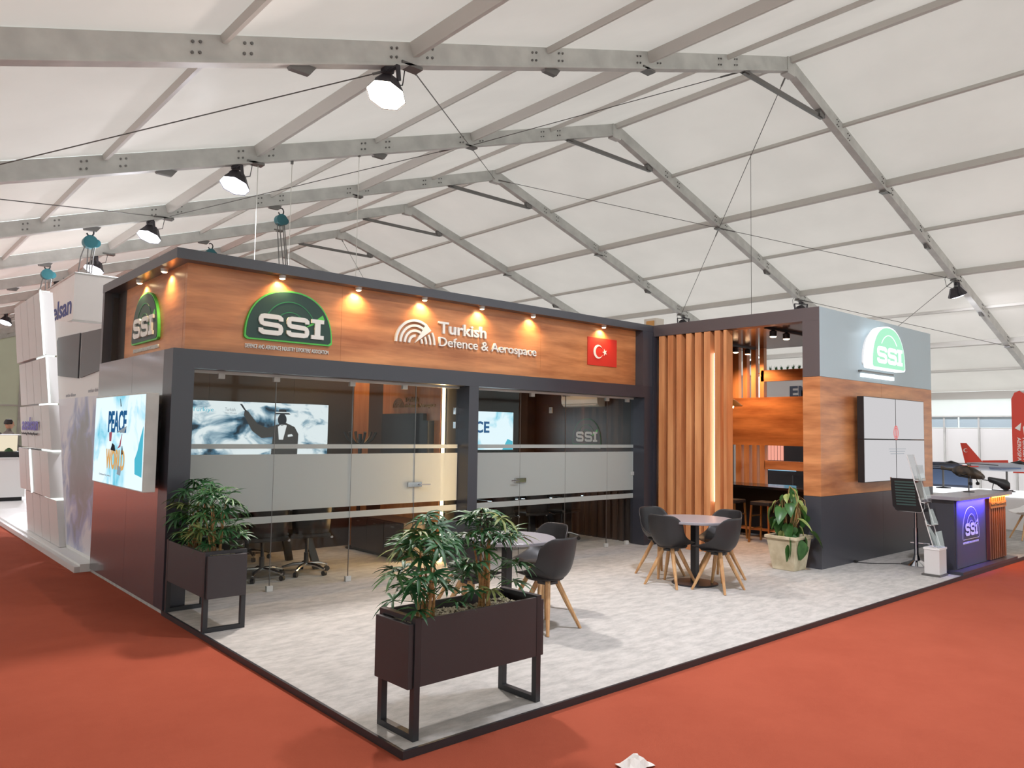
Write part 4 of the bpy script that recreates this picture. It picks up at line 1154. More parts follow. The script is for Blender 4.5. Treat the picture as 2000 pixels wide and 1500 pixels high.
B().fbox(front(9.74, .099, .76), 0, .68, 0, .09, 0, .008).build('name_plate', 'brass', t)
lettering('name_text', 'Turkish Defence & Aerospace', front(9.76, .09, .775), .0, .64, 0, .06, .003, 'lamp_black', t, .01)
B().box(8.56, 9.60, .055, .07, .915, .929).build('led_strip', 'e_led_blue', t)
B().box(9.72, 10.43, .05, .065, .915, .929).build('led_strip', 'e_led_orange', t)
area(t, (9.08, .062, .912), (0, .9, -1), 34, (70, 60, 255), 1.0, .02, 110)
area(t, (10.07, .057, .912), (0, .25, -1), 7, (255, 160, 70), .7, .02)

# acrylic leaflet stand
t = thing('leaflet_stand', (8.12, .26, 0), 'clear acrylic zigzag leaflet stand on a white block beside the counter', 'leaflet stand')
B().box(7.99, 8.25, .14, .36, 0, .025).build('foot_plate', 'steel', t)
B().box(8.00, 8.24, .15, .33, .025, .33).build('base_block', 'off_white', t, bevel=.005)
B().box(7.995, 8.245, .145, .335, .33, .355).build('base_lid', 'white', t)
for i in range(4):
    z = .355 + i * .275; y = .22 + i * .07
    B().hexa([Vector(q) for q in ((8.01, y, z), (8.23, y, z), (8.23, y + .006, z), (8.01, y + .006, z))], [Vector(q) for q in ((8.01, y + .09, z + .33), (8.23, y + .09, z + .33), (8.23, y + .096, z + .33), (8.01, y + .096, z + .33))]).build('pocket_back', 'acrylic', t)
    B().hexa([Vector(q) for q in ((8.01, y - .055, z), (8.23, y - .055, z), (8.23, y - .049, z), (8.01, y - .049, z))], [Vector(q) for q in ((8.01, y - .02, z + .2), (8.23, y - .02, z + .2), (8.23, y - .014, z + .2), (8.01, y - .014, z + .2))]).build('pocket_front', 'acrylic', t)
    B().box(8.01, 8.23, y - .055, y + .006, z - .005, z).build('pocket_floor', 'acrylic', t)
    for x in (8.004, 8.23):
        B().tube([(x, y - .05, z), (x, y, z + .01), (x, y + .09, z + .33)], .006, 6).build('side_edge', 'off_white', t)
# swivel stool behind it
SX, SY = 8.74, .70
t = thing('swivel_stool', (SX, SY, 0), 'black and chrome swivel stool between the leaflet stand and the tower wall', 'stool')
B().lathe([(.19, 0), (.19, .01), (.14, .03), (.05, .07), (.03, .14)], 32, (SX, SY, 0)).build('base', 'chrome', t, smooth=True)
B().lathe([(.028, .12), (.028, .5), (.02, .5), (.02, .74)], 16, (SX, SY, 0)).build('column', 'chrome', t, smooth=True)
B().tube([(SX + .15, SY - .13, .28), (SX + .15, SY + .13, .28)], .01, 8).build('foot_bar', 'chrome', t)
B().box(SX - .2, SX + .2, SY - .2, SY + .2, .74, .80).build('seat', 'cushion', t, bevel=.02)
fb = Fr((SX - .2, SY + .18, .76), (1, 0, 0), (0, .12, 1), (0, -1, 0))
fb = Fr((SX - .2, SY + .2, .74), (0, -1, 0), (-.18, 0, 1), (-1, 0, 0))
B().poly(fb, [(.05, 0), (.35, 0), (.40, .06), (.40, .44), (0, .44), (0, .06)], 0, .03).build('backrest', 'cushion', t)
for k in range(9): B().fbox(fb, .05, .30, .08 + k * .038, .10 + k * .038, .03, .036).build('back_slat', 'mesh_green', t)
B().tube([fb.p(a, b_, .015) for a, b_ in ((0, .45), (0, .06), (.05, 0), (.35, 0), (.40, .06), (.40, .45))], .011, 8).build('frame', 'chrome', t, smooth=True)
t = thing('floor_cable', (8.0, 1.3, 0), 'thin black cable lying on the carpet by the tower wall', 'cable')
B().tube([(8.25, 1.30, .006), (8.35, 1.1, .006), (8.55, .95, .006), (8.72, .75, .006)], .006, 6).build('cord', 'black', t)
B().box(8.22, 8.28, 1.285, 1.32, .0, .03).build('plug', 'black', t)

# bar table and stools
t = thing('bar_table', (9.6, 3.6, 0), 'black bar table in front of the walnut back wall', 'table')
B().box(9.25, 10.0, 1.9, 4.5, .84, .88).build('tabletop', 'black_gloss', t)
B().box(9.85, 9.95, 1.95, 4.45, .0, .84).build('panel', 'black', t)
for y in (2.0, 4.38): B().box(9.3, 9.36, y, y + .06, 0, .84).build('leg', 'black_metal', t)
B().box(9.45, 9.5, 2.0, 4.4, .12, .16).build('foot_rail', 'walnut_v', t)
def stool():
    t = thing('bar_stool', (0, 0, 0), 's', 'stool')
    B().box(-.17, .17, -.17, .17, .60, .66).build('seat', 'cushion', t, local=True, bevel=.015)
    for sx in (-1, 1):
        for sy in (-1, 1): B().bar((sx * .15, sy * .15, .6), (sx * .18, sy * .18, 0), .026, .026, up=(1, 0, 0)).build('leg', 'brass', t, local=True)
    for z in (.22, .42):
        for s in (-1, 1):
            B().bar((-.16, s * .165, z), (.16, s * .165, z), .018, .018).build('rail', 'brass', t, local=True)
    B().box(.13, .17, -.16, .16, .66, .80).build('backrest', 'cushion', t, local=True, bevel=.01) if False else None
    return t
sp = stool(); fs = [True]
for (x, y, lab) in ((8.98, 3.72, 'bar stool with metal legs nearest to the slat wall'), (9.0, 3.12, 'bar stool with metal legs right of the slat screen'), (9.0, 2.5, 'bar stool with metal legs behind the climbing plant')):
    place(sp, fs, (x, y, 0), 0, lab, 'bar stools at the bar table')

# meeting table and office chairs
def meeting_table(x0, x1, y0, y1, lab):
    t = thing('meeting_table', ((x0 + x1) / 2, (y0 + y1) / 2, 0), lab, 'table')
    B().box(x0, x1, y0, y1, .71, .745).build('tabletop', 'black', t)
    for x, s in ((x0 + .16, 1), (x1 - .16, -1)):
        for y, q in ((y0 + .12, 1), (y1 - .12, -1)):
            B().bar((x + s * .18, y + q * .12, .71), (x - s * .02, y, 0), .09, .05, up=(0, 1, 0)).build('leg', 'black_metal', t)
    B().box(x0 + .3, x1 - .3, (y0 + y1) / 2 - .02, (y0 + y1) / 2 + .02, .45, .71).build('modesty_panel', 'black', t)
meeting_table(.62, 2.30, 5.08, 6.10, 'black meeting table behind the left glass panes')
meeting_table(4.5, 6.9, 5.55, 6.35, 'black meeting table behind the right glass panes')
def office_chair():
    t = thing('office_chair', (0, 0, 0), 'c', 'chair')
    B().box(-.235, .235, -.22, .24, .44, .50).build('seat', 'cushion', t, local=True, bevel=.02)
    b = B(); n = 7
    for z, w in ((.50, .21), (.62, .225), (.80, .23), (.98, .21), (1.02, .18)):
        for k in range(n):
            u = -1 + 2 * k / (n - 1); b.v.append(Vector((u * w, -.25 - (z - .5) * .10 + .05 * u * u, z)))
    for i in range(4):
        for k in range(n - 1): b.f.append((i * n + k, i * n + k + 1, (i + 1) * n + k + 1, (i + 1) * n + k))
    o = b.build('backrest', 'shell_black', t, local=True, smooth=True); so = o.modifiers.new('s', 'SOLIDIFY'); so.thickness = .03
    for s in (-1, 1):
        x = s * .275
        B().tube([(x, -.24, .70), (x, -.05, .69), (x, .12, .68), (x, .17, .64), (x, .15, .54), (x, .05, .45), (x, -.1, .43)], .016, 8).build('armrest', 'chrome', t, local=True, smooth=True)
        B().box(x - .03, x + .03, -.15, .12, .69, .715).build('arm_pad', 'black', t, local=True, bevel=.008)
    B().lathe([(.03, .10), (.03, .25), (.02, .25), (.02, .44)], 12).build('gas_lift', 'black_metal', t, local=True)
    for k in range(5):
        a = 2 * math.pi * k / 5 + .3
        B().tube([(0, 0, .115), (.15 * math.cos(a), .15 * math.sin(a), .11), (.28 * math.cos(a), .28 * math.sin(a), .075)], [.024, .02, .014], 8).build('base_spoke', 'chrome', t, local=True, smooth=True)
        B().tube([(.28 * math.cos(a) - .02 * math.sin(a), .28 * math.sin(a) + .02 * math.cos(a), .03), (.28 * math.cos(a) + .02 * math.sin(a), .28 * math.sin(a) - .02 * math.cos(a), .03)], .03, 12).build('castor', 'black', t, local=True)
    return t
oc = office_chair(); fo = [True]
for (x, y, r, lab) in ((.80, 4.98, 5, 'office chair behind the glass next to the left pillar'), (1.36, 5.0, -6, 'office chair in the middle of the near side of the left meeting table'), (1.92, 5.02, -14, 'office chair at the right end of the left meeting table'),
                       (.95, 6.38, 180, 'office chair on the far side of the left meeting table, left one'), (1.75, 6.38, 176, 'office chair on the far side of the left meeting table, right one'),
                       (5.08, 5.3, 4, 'office chair behind the second glass door'), (5.80, 5.3, -4, 'office chair in the middle of the right room'), (6.52, 5.3, 6, 'office chair in the right room near the ribbed wall')):
    place(oc, fo, (x, y, 0), math.radians(r), lab, 'office chairs at the meeting tables')
# credenza and coat rack in the left room
t = thing('credenza', (3.5, 5.7, 0), 'low dark credenza under the switched off television', 'cabinet')
B().box(3.28, 3.70, 5.0, 6.35, .04, .50).build('body', 'room_brown', t)
B().box(3.30, 3.70, 5.03, 6.32, 0, .04).build('plinth', 'black', t)
for y in (5.02, 5.47, 5.91):
    d_ = B().box(3.265, 3.28, y, y + .43, .06, .48).build('door', 'room_brown', t); B().box(3.25, 3.265, y + .18, y + .25, .42, .435).build('handle', 'steel', d_)
t = thing('coat_rack', (3.42, 6.42, 0), 'black branching coat rack in the corner of the left room', 'coat rack')
B().lathe([(.17, 0), (.17, .02), (.025, .05)], 20, (3.42, 6.42, 0)).build('base', 'black', t)
B().tube([(3.42, 6.42, .03), (3.42, 6.42, 1.66)], .028, 10).build('pole', 'black', t)
for k in range(6):
    a = k * math.pi / 3 + .3; c_, s_ = math.cos(a), math.sin(a)
    B().tube([(3.42, 6.42, 1.50), (3.42 + .10 * c_, 6.42 + .10 * s_, 1.52), (3.42 + .19 * c_, 6.42 + .19 * s_, 1.60), (3.42 + .23 * c_, 6.42 + .23 * s_, 1.69)], [.022, .02, .018, .022], 8).build('hook', 'black', t, smooth=True)

# crumpled paper at the picture's lower edge
t = thing('paper_scrap', (.93, -.80, ZG), 'crumpled white paper on the red carpet at the lower edge', 'paper')
b = B(); rnd = random.Random(2)
g = 6
for i in range(g):
    for j in range(g): b.v.append(Vector((.82 + .035 * i + rnd.uniform(-.008, .008), -.915 + .028 * j + rnd.uniform(-.008, .008), ZG + .004 + (rnd.uniform(0, .05) if 0 < i < g - 1 and 0 < j < g - 1 else rnd.uniform(0, .012)))))
for i in range(g - 1):
    for j in range(g - 1): b.f.append((i * g + j, (i + 1) * g + j, (i + 1) * g + j + 1, i * g + j + 1))
o = b.build('sheet', 'paper', t); so = o.modifiers.new('s', 'SOLIDIFY'); so.thickness = .002
# ------------------------------------------------------------ neighbouring stand on the left
pf = struct('floor_neighbour', (0, DB, ZG), 'white platform of the neighbouring stand on the left')
B().box(-.10, 6.5, DB + .02, 21.5, ZG + .001, .055).build('platform', 'white', pf)
B().box(-.16, -.10, DB + .02, 14.0, ZG + .001, .03).build('edge_strip', 'off_white', pf)
t = thing('graphic_wall', (0, DB + .03, .055), 'white graphic wall with two dark windows and a blue grey print', 'wall')
f = left(.06, DB + .02, 0)          # a runs towards the viewer, so points further back have negative a
def back(y): return -(y - (DB + .02))
B().poly(f, [(back(9.95), 3.33), (back(8.40), .056), (back(DB + .02), .056), (back(DB + .02), 2.96)], -.3, 0).build('wall', 'white', t)
B().poly(f, [(back(9.36), 2.10), (back(8.42), .10), (back(DB + .025), .10), (back(DB + .025), 2.10)], 0, .004).build('print', 'print_wash', t)
B().poly(f, [(back(9.42), 2.45), (back(8.15), 2.36), (back(8.15), 2.98), (back(9.55), 3.03), (back(9.62), 2.98)], 0, .02).build('window', 'window_dark', t)
B().poly(f, [(back(8.03), 2.36), (back(DB + .03), 2.42), (back(DB + .03), 2.93), (back(8.03), 2.97)], 0, .02).build('window', 'window_dark', t)
for k, (y0, y1, z) in enumerate(((8.9, 8.3, 2.12), (8.9, 8.3, 2.04), (7.6, 6.95, 2.15), (7.7, 6.95, 1.96), (7.6, 6.95, 1.80))):
    lettering('small_text', 'aselsan defence', f, back(y0), back(y1), z, z + .05, .003, 'print_grey', t)
# leaning panelled tower with light joints
t = thing('panel_tower', (0, 9.6, .055), 'white leaning tower of stacked panels with glowing joints, lettered aselsan', 'tower')
def yn(z): return 8.42 + (z - .1) * .575
def yf(z): return 10.72 + z * .60
tiers = [(.06, .66, .0), (.69, 1.33, .05), (1.36, 2.02, .02), (2.05, 2.77, .0), (2.80, 3.86, .03)]
for i, (z0, z1, pr) in enumerate(tiers):
    off = (.0, .45, .0, .0, -.05)[i]
    for k in range(4):
        def Yk(z, q): return yn(z) + (yf(z) - yn(z)) * q + off * .25
        q0, q1 = k / 4 + .004, (k + 1) / 4 - .004
        xo = -.02 - pr - (.02 if k % 2 else 0) * 0
        bot = [Vector(v) for v in ((xo, Yk(z0, q0), z0), (.12, Yk(z0, q0), z0), (.12, Yk(z0, q1), z0), (xo, Yk(z0, q1), z0))]
        top = [Vector(v) for v in ((xo, Yk(z1, q0), z1), (.12, Yk(z1, q0), z1), (.12, Yk(z1, q1), z1), (xo, Yk(z1, q1), z1))]
        B().hexa(bot, top).build('panel', 'off_white', t)
    # glowing vertical joint on some tiers
    if i in (1, 3, 4):
        q = .55 if i == 1 else -.015
        a, c_ = Yk(z0, q), Yk(z1, q)
        xo = -.02 - pr - .012
        B().bar((xo, a, z0), (xo, c_, z1), .05, .02, up=(1, 0, 0)).build('light_joint', 'e_led_cool', t)
    B().box(-.01, .1, yn(z1) + .1, yn(z1) + .9, z1 + .003, z1 + .027).build('light_joint', 'e_led_cool', t)
fT = left(-.062, yf(1.7), 0)
lettering('word', 'aselsan', fT, .28, 1.62, 1.63, 1.84, .004, 'print_violet', t, .02)
lettering('tagline', 'Technology Reaching Beyond', fT, .25, 1.62, 1.55, 1.60, .004, 'lamp_black', t, .02)
# hanging cloth box
t = thing('hanging_banner', (1.16, 14.3, 3.9), 'white hanging cloth box lettered aselsan above the neighbouring stand', 'banner')
B().box(1.16, 4.6, 14.3, 19.6, 3.90, 4.88).build('cloth', 'banner_cloth', t)
b = B()
for a, c_ in (((1.16, 14.3), (4.6, 14.3)), ((1.16, 14.3), (1.16, 19.6))):
    for z in (3.89, 4.89): b.tube([(a[0], a[1], z), (c_[0], c_[1], z)], .025, 6)
b.build('frame', 'aluminium', t)
lettering('word', 'aselsan', left(1.155, 17.1, 0), .0, 2.65, 4.05, 4.46, .004, 'print_navy', t, .02)
# counter with glass case and two visitors
t = thing('white_counter', (0, 16.2, .055), 'white counter at the left picture edge with a glass case', 'counter')
B().box(-.6, .78, 16.2, 17.0, .14, .98).build('body', 'white', t); B().box(-.55, .74, 16.25, 16.95, .055, .14).build('plinth', 'black', t)
B().box(-.62, .80, 16.18, 17.02, .98, 1.0).build('worktop', 'white_gloss', t)
t = thing('display_case', (0, 16.5, 1.0), 'glass display case with small models on the white counter', 'display case')
B().box(-.5, .70, 16.35, 16.9, 1.0, 1.12).build('base', 'black', t)
B().box(-.5, .70, 16.89, 16.9, 1.12, 1.48).build('back_panel', 'e_display', t)
B().box(-.5, .70, 16.35, 16.36, 1.12, 1.48).build('glass', 'acrylic', t)
B().box(-.5, .70, 16.35, 16.9, 1.48, 1.50).build('lid', 'white', t)
for x in (-.2, .2, .5): B().lathe([(.09, 1.12), (.07, 1.16), (.02, 1.2)], 10, (x, 16.6, 0)).build('model', 'leaf_b', t)
def person(loc, rot, label, shirt, arm):
    t = thing('person', loc, label, 'person', rot=rot)
    me = bpy.data.meshes.new('body')
    V = [(0, 0, .95), (0, 0, 1.15), (0, 0, 1.40), (0, .0, 1.50), (0, .01, 1.58), (0, .015, 1.68), (0, .01, 1.75),
         (.10, 0, .90), (.11, .0, .48), (.11, -.02, .08), (.12, .1, .03), (-.10, 0, .90), (-.11, 0, .48), (-.11, -.02, .08), (-.12, .1, .03),
         (.18, 0, 1.42), (.23, arm * .05, 1.16), (.20, arm * .28, 1.06), (.19, arm * .36, 1.06), (-.18, 0, 1.42), (-.23, 0, 1.15), (-.2, arm * .22, 1.02), (-.19, arm * .30, 1.01)]
    E = [(0, 1), (1, 2), (2, 3), (3, 4), (4, 5), (5, 6), (0, 7), (7, 8), (8, 9), (9, 10), (0, 11), (11, 12), (12, 13), (13, 14), (2, 15), (15, 16), (16, 17), (17, 18), (2, 19), (19, 20), (20, 21), (21, 22)]
    R = [.15, .14, .16, .06, .06, .095, .07, .10, .065, .045, .04, .10, .065, .045, .04, .07, .05, .035, .04, .07, .05, .035, .04]
    me.from_pydata(V, E, []); 
    o = link_mesh('body', me, shirt, t)
    sk = o.modifiers.new('skin', 'SKIN'); lay = me.skin_vertices[0] if me.skin_vertices else None
    if lay is None:
        try: lay = me.attributes.new('skin', 'FLOAT_VECTOR', 'POINT'); lay = None
        except Exception: lay = None
    if lay:
        for d_, r in zip(lay.data, R): d_.radius = (r, r * .8)
        lay.data[0].use_root = True
    s = o.modifiers.new('sub', 'SUBSURF'); s.levels = 1; s.render_levels = 2
    B().lathe([(.03, 1.54), (.075, 1.58), (.095, 1.66), (.09, 1.72), (.05, 1.77), (.01, 1.785)], 14, (0, .012, 0)).build('head', 'skin', t, local=True, smooth=True)
    B().lathe([(.10, 1.67), (.102, 1.72), (.07, 1.785), (.01, 1.80)], 14, (0, -.012, 0)).build('hair', 'hair', t, local=True, smooth=True)
    B().tube([(.02, .105, 1.66), (0, .125, 1.645)], [.012, .014], 6).build('nose', 'skin', t, local=True)
person((.42, 18.6, .055), math.radians(150), 'person in a black top with dark hair behind the white counter', 'shirt_black', .6)
person((.80, 18.9, .055), math.radians(-70), 'person in a grey shirt seen in profile behind the white counter', 'shirt_grey', 1.0)

# ------------------------------------------------------------ things on the reception counter
HX, HY = 9.68, .34
def heli_dir(): return Vector((-.30, -.954, 0))
t = thing('helicopter_model', (HX, HY, .975), 'dark camouflaged attack helicopter model on a pole stand on the counter', 'model')
d = heli_dir(); sd = Vector((.954, -.30, 0))
def HP(a, s, z): return Vector((HX, HY, z)) + d * a + sd * s
B().lathe([(.07, .975), (.07, .985), (.012, .99)], 20, (HX, HY, 0)).build('stand_base', 'black', t)
B().tube([(HX, HY, .985), (HX, HY, 1.20)], .010, 8).build('stand_pole', 'steel', t)
def loft(name, secs, m, par, n=10):
    b = B()
    for a, s, z, ry, rz in secs:
        for k in range(n):
            th = 2 * math.pi * k / n; b.v.append(HP(a, s + ry * math.cos(th), z + rz * math.sin(th)))
    for i in range(len(secs) - 1):
        for k in range(n): b.f.append((i * n + k, i * n + (k + 1) % n, (i + 1) * n + (k + 1) % n, (i + 1) * n + k))
    b.f.append(tuple(range(n))); b.f.append(tuple(range((len(secs) - 1) * n, len(secs) * n)))
    return b.build(name, m, par, smooth=True)
loft('fuselage', [(-.24, 0, 1.27, .02, .03), (-.16, 0, 1.265, .06, .075), (-.03, 0, 1.26, .07, .09), (.08, 0, 1.24, .065, .08), (.16, 0, 1.22, .055, .06), (.22, 0, 1.20, .03, .03)], 'camo', t)
loft('tail_boom', [(-.16, 0, 1.275, .025, .03), (-.34, 0, 1.285, .015, .018), (-.42, 0, 1.30, .008, .03)], 'camo', t)
loft('canopy', [(.02, 0, 1.30, .03, .03), (.09, 0, 1.275, .035, .035), (.16, 0, 1.235, .025, .025)], 'black_gloss', t)
B().tube([(HX, HY, 1.32), (HX, HY, 1.385)], .012, 8).build('rotor_mast', 'brass', t)
for k in range(4):
    a = .35 + k * math.pi / 2
    p1 = Vector((HX + .36 * math.cos(a), HY + .36 * math.sin(a), 1.365))
    B().bar((HX, HY, 1.38), p1, .04, .01).build('rotor_blade', 'black', t)
for s in (-1, 1):
    B().bar(HP(.0, s * .04, 1.235), HP(.0, s * .16, 1.225), .05, .008).build('stub_wing', 'camo', t)
    B().tube([HP(-.06, s * .12, 1.205), HP(.07, s * .12, 1.205)], .016, 8).build('rocket_pod', 'black', t)
    B().tube([HP(.06, s * .05, 1.22), HP(.08, s * .075, 1.12)], .007, 6).build('gear_leg', 'black', t)
    B().tube([HP(.08, s * .066, 1.10), HP(.08, s * .086, 1.10)], .024, 12).build('wheel', 'black', t)
B().tube([HP(.2, 0, 1.165), HP(.29, 0, 1.155)], .006, 6).build('cannon', 'black', t)
t = thing('black_bag', (10.44, .15, .975), 'soft black bag lying at the right end of the counter', 'bag')
HX, HY = 10.44, .15
d, sd = Vector((.31, -.95, 0)), Vector((.95, .31, 0))
loft('body', [(-.17, 0, 1.14, .02, .025), (-.15, 0, 1.135, .04, .04), (-.06, 0, 1.11, .06, .05), (.02, 0, 1.07, .07, .08), (.07, 0, 1.06, .06, .08), (.105, 0, 1.05, .03, .04)], 'black', t, 12)
B().tube([HP(-.10, -.04, 1.09), HP(-.12, -.06, .99), HP(.02, -.07, .984), HP(.14, -.06, .99)], .008, 6).build('strap', 'black', t)

# ------------------------------------------------------------ stands in the background on the right
bf = struct('floor_right', (XE, .3, ZG), 'pale grey carpet of the stands behind the counter')
B().box(XE + .02, 32.2, .02, 54, ZG + .001, -.005).build('carpet', 'far_carpet', bf)  # carried on out of view to lessen red bounce on the roof
bg = struct('floor_front', (8, -8, ZG), 'unseen pale grey floor added across the front aisle to lessen red bounce')
B().box(-3, 32.2, -10, -5.2, ZG + .001, -.005).build('carpet', 'far_carpet', bg)  # out of view, added to lessen the red bounce of the aisle carpet
t = thing('display_plinth', (15.0, 2.0, 0), 'low white plinth with lit sides carrying the model aircraft', 'plinth')
B().box(14.6, 15.6, .2, 3.4, .0, .62).build('body', 'white', t); B().box(14.58, 15.62, .18, 3.42, .62, .70).build('lit_top', 'e_lit_panel', t)
def aircraft(x, y, z, s, cols, label, head, jet=True):
    global HX, HY
    t = thing('aircraft_model', (x, y, .70), label, 'model')
    m0, m1, m2 = cols
    dd = Vector((math.cos(head), math.sin(head), 0)); ss = Vector((-dd.y, dd.x, 0))
    def P(a, q, h): return Vector((x, y, z)) + (dd * a + ss * q + Vector((0, 0, h))) * s
    def lf(name, secs, m, n=10):
        b = B()
        for a, q, h, ry, rz in secs:
            for k in range(n):
                th = 2 * math.pi * k / n; b.v.append(P(a, q + ry * math.cos(th), h + rz * math.sin(th)))
        for i in range(len(secs) - 1):
            for k in range(n): b.f.append((i * n + k, i * n + (k + 1) % n, (i + 1) * n + (k + 1) % n, (i + 1) * n + k))
        b.f.append(tuple(range(n))); b.f.append(tuple(range((len(secs) - 1) * n, len(secs) * n)))
        return b.build(name, m, t, smooth=True)
    lf('fuselage', [(-.5, 0, .02, .05, .05), (-.3, 0, .02, .07, .065), (0, 0, .02, .075, .07), (.25, 0, .01, .055, .055), (.45, 0, -.01, .035, .03), (.62, 0, -.03, .004, .004)], m0)
    lf('canopy', [(.05, 0, .07, .02, .02), (.16, 0, .085, .035, .035), (.30, 0, .05, .02, .02)], 'black_gloss')
    for q in (-1, 1):
        w = [P(.18, q * .05, .0), P(-.22, q * .05, .0), P(-.22, q * .42, -.01), P(-.08, q * .42, -.01)]
        B().hexa(w, [v + Vector((0, 0, .015 * s)) for v in w]).build('wing', m2, t)
        w = [P(-.34, q * .05, .01), P(-.54, q * .05, .01), P(-.56, q * .2, .01), P(-.46, q * .2, .01)]
        B().hexa(w, [v + Vector((0, 0, .012 * s)) for v in w]).build('tailplane', m1, t)
    w = [P(-.28, -.008, .06), P(-.52, -.008, .05), P(-.58, -.008, .36), P(-.50, -.008, .36)]
    B().hexa(w, [v + ss * .016 * s for v in w]).build('tail_fin', m1, t)
    if jet: B().bar(P(-.3, 0, .085), P(.02, 0, .10), .06 * s, .04 * s).build('spine', m1, t)
    else:
        for k in range(4):
            a = k * math.pi / 2 + .4; B().bar(P(.62, 0, -.03), P(.62, .13 * math.cos(a), -.03 + .13 * math.sin(a)), .02 * s, .006 * s, up=dd).build('propeller_blade', 'black', t)
    if m1 == 'model_red':
        fc = Fr(P(-.53, -.01 if True else 0, .25), dd, (0, 0, 1), -ss)
        B().poly(fc, crescent(.02 * s, 0, .03 * s), 0, .004).build('crescent', 'sign_white', t)
    B().tube([(x, y, z - .02 * s), (x, y, .70)], .02, 8).build('stand_pole', 'steel', t)
    B().lathe([(.14, .70), (.14, .715), (.02, .725)], 20, (x, y, 0)).build('stand_base', 'black', t)
aircraft(15.0, 1.36, 1.16, 1.35, ('model_grey', 'model_red', 'model_blue'), 'grey jet model with a red tail fin right of the counter', math.radians(-72))
aircraft(15.0, 2.52, 1.16, .95, ('model_dark', 'model_dark', 'model_dark'), 'dark propeller aircraft model beside the tower edge', math.radians(-70), False)
t = thing('blue_board', (15.5, 2.4, .7), 'flat dark blue board behind the propeller aircraft model', 'board')
B().box(15.5, 15.56, 2.15, 3.0, .70, 1.12).build('panel', 'model_dark', t); B().box(15.48, 15.5, 2.2, 2.95, .75, 1.07).build('print', 'model_blue', t)
# red feather flag
t = thing('feather_flag', (17, 1.55, 0), 'tall red feather flag with mirrored white lettering at the right edge', 'flag')
fx = Fr((17, 1.80, 0), (.31, -.95, 0), (0, 0, 1), (-.95, -.31, 0))
B().poly(fx, [(0, 1.0), (.36, 1.0), (.36, 2.45), (.33, 2.62), (.25, 2.76), (.15, 2.80), (.06, 2.76), (0, 2.62)], 0, .01).build('cloth', 'model_red', t)
B().tube([fx.p(.37, 0, 0), fx.p(.37, 2.45, 0), fx.p(.30, 2.70, 0), fx.p(.15, 2.81, 0)], .012, 8).build('pole', 'aluminium', t)
B().lathe([(.25, 0), (.25, .03), (.03, .05)], 20, tuple(fx.p(.37, 0, 0))).build('base', 'black', t)
fv = Fr(fx.p(.03, 0, 0), (0, 0, 1), (.31, -.95, 0), (-.95, -.31, 0))
lettering('word', 'AEROSPACE', fv, 1.12, 1.78, .06, .13, .004, 'sign_white', t, .01, mirror=True, c0=.01)
lettering('word', 'TURKISH', fv, 1.30, 1.80, .16, .24, .004, 'sign_white', t, .015, mirror=True, c0=.01)
B().poly(fx, [(.05, 1.98), (.17, 2.10), (.15, 1.92)], .01, .014).build('emblem', 'sign_white', t)
B().poly(fx, [(.22, 1.82), (.30, 2.18), (.20, 2.0)], .01, .014).build('emblem', 'sign_white', t)
# modular white wall
t = thing('partition_wall', (24, 5, 0), 'white modular exhibition wall with a grey frieze far right', 'wall')
for k in range(9):
    y = -.30 + k * .98
    B().box(24, 24.03, y + .03, y + .95, 0.02, 2.07).build('panel', 'white', t)
    B().box(23.98, 24.04, y - .02, y + .03, 0, 2.42).build('post', 'aluminium', t)
for y in (-.3, 2.64, 5.2):
    B().box(23.99, 24.03, y, y + 2.5, 2.09, 2.41).build('frieze', 'grey_panel', t)
B().box(23.97, 24.05, -.32, 8.4, 2.41, 2.45).build('rail', 'aluminium', t)
# white chairs by the far tables
wm = shell_mesh().mesh('shell'); wm.materials.append(MATS['white'])
for i, (x, y, r, lab) in enumerate(((13.2, .55, 40, 'white shell chair with wooden legs right of the counter'), (14.0, .35, 200, 'white shell chair cut by the right picture edge'))):
    t = thing('white_chair', (x, y, 0), lab, 'chair', 'white shell chairs behind the counter', rot=math.radians(r))
    o = bpy.data.objects.new('shell', wm); COL.objects.link(o); o.parent = t; so = o.modifiers.new('s', 'SOLIDIFY'); so.thickness = .014
    for sx in (-1, 1):
        for sy in (-1, 1): B().tube([(sx * .055, sy * .055, .425), (sx * .215, sy * .205, 0)], [.02, .012], 8).build('leg', 'beech', t, local=True)
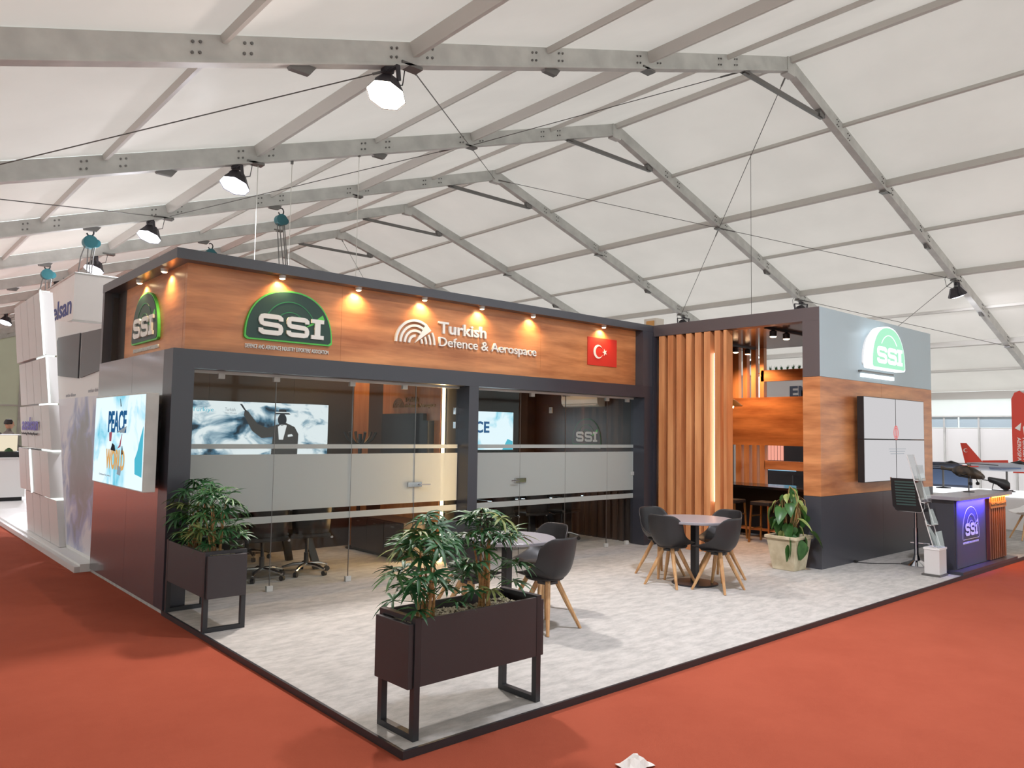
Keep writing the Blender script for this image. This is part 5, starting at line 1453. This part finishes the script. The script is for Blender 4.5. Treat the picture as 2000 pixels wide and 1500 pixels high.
# stand seen through the cut-outs of the bar wall
t = thing('white_stand_wall', (16, 6.8, 0), 'pale stand wall lettered EMGE seen through the bar cut-outs', 'wall')
B().box(16, 16.2, 4.2, 9.5, 0, 3.32).build('wall', 'off_white', t)
B().box(15.9, 16.0, 4.2, 9.5, 3.32, 3.36).build('shelf', 'white', t)
lettering('word', 'EMGE', left(15.99, 6.47, 2.72), 0, 1.2, 0, .30, .01, 'model_dark', t, .03)
B().poly(left(15.99, 7.55, 2.6), [(.05, 0), (.12, 0), (.3, .8), (.12, .8)], 0, .01).build('stripe', 'flag_red', t)
B().box(15.93, 15.99, 7.3, 7.36, 2.5, 3.3).build('light_line', 'e_led_cool', t)
for k in range(8):
    y = 7.15 - k * .16
    t = thing('small_plant', (15.95, y, 3.36), 'tiny pot plant on the pale wall behind the bar, %s from the left' % ('first second third fourth fifth sixth seventh last'.split()[k]), 'plant', 'row of tiny plants above the pale wall')
    B().lathe([(.025, 3.36), (.04, 3.43)], 8, (15.95, y, 0)).build('pot', 'vine', t)
    b = B(); rnd = random.Random(k)
    for q in range(9):
        a = rnd.uniform(0, 6.28); r_ = rnd.uniform(.02, .07); h = rnd.uniform(.08, .17)
        c0 = Vector((15.95, y, 3.42)); c1 = c0 + Vector((r_ * math.cos(a), r_ * math.sin(a), h)); s_ = Vector((-math.sin(a), math.cos(a), 0)) * .014
        b.add([c0, (c0 + c1) / 2 + s_, c1, (c0 + c1) / 2 - s_], [(0, 1, 2, 3)])
    b.build('leaves', 'leaf_a', t)
t = thing('hanging_light', (15.2, 7.2, 3.5), 'small tilted white light bar above the pale wall behind the bar', 'lamp')
B().bar((15.3, 7.35, 3.62), (15.3, 6.95, 3.75), .08, .05).build('diffuser', 'e_neon_white', t); B().bar((15.3, 7.36, 3.56), (15.3, 7.0, 3.66), .10, .08).build('housing', 'lamp_black', t)
B().tube([(15.3, 7.15, 3.69), (15.3, 7.15, 9.15)], .006, 5).build('cord', 'wire', t)
t = thing('striped_display', (13, 4.6, 0), 'pink striped lit display seen through the upper bar cut-out', 'display')
B().box(13.0, 13.3, 4.5, 5.6, 0, 1.75).build('body', 'lamp_black', t)
for k in range(7): B().box(12.97, 13.0, 5.0 + k * .075, 5.05 + k * .075, 1.20, 1.70).build('stripe', 'e_pink', t)
t = thing('blue_screen', (12.6, 4.4, .8), 'pale blue screen seen through the lower bar cut-out', 'screen')
B().box(12.6, 12.66, 4.25, 5.15, .92, 1.16).build('housing', 'lamp_black', t); B().box(12.585, 12.6, 4.5, 5.13, 1.0, 1.14).build('screen', 'e_sky_screen', t)
B().box(12.62, 12.66, 4.6, 4.7, 0, .92).build('post', 'lamp_black', t)
# small cream box on top of the building
t = thing('junction_box', (7.6, 4.3, HT), 'small cream junction box on top of the beam corner', 'box')
B().box(7.55, 7.75, 4.2, 4.45, 3.40, 3.62).build('case', 'ac_white', t); B().box(7.54, 7.55, 4.24, 4.40, 3.46, 3.58).build('vent', 'wood' if 'wood' in MATS else 'brass', t)

for o in list(bpy.data.objects):
    if '_o' in o: del o['_o']
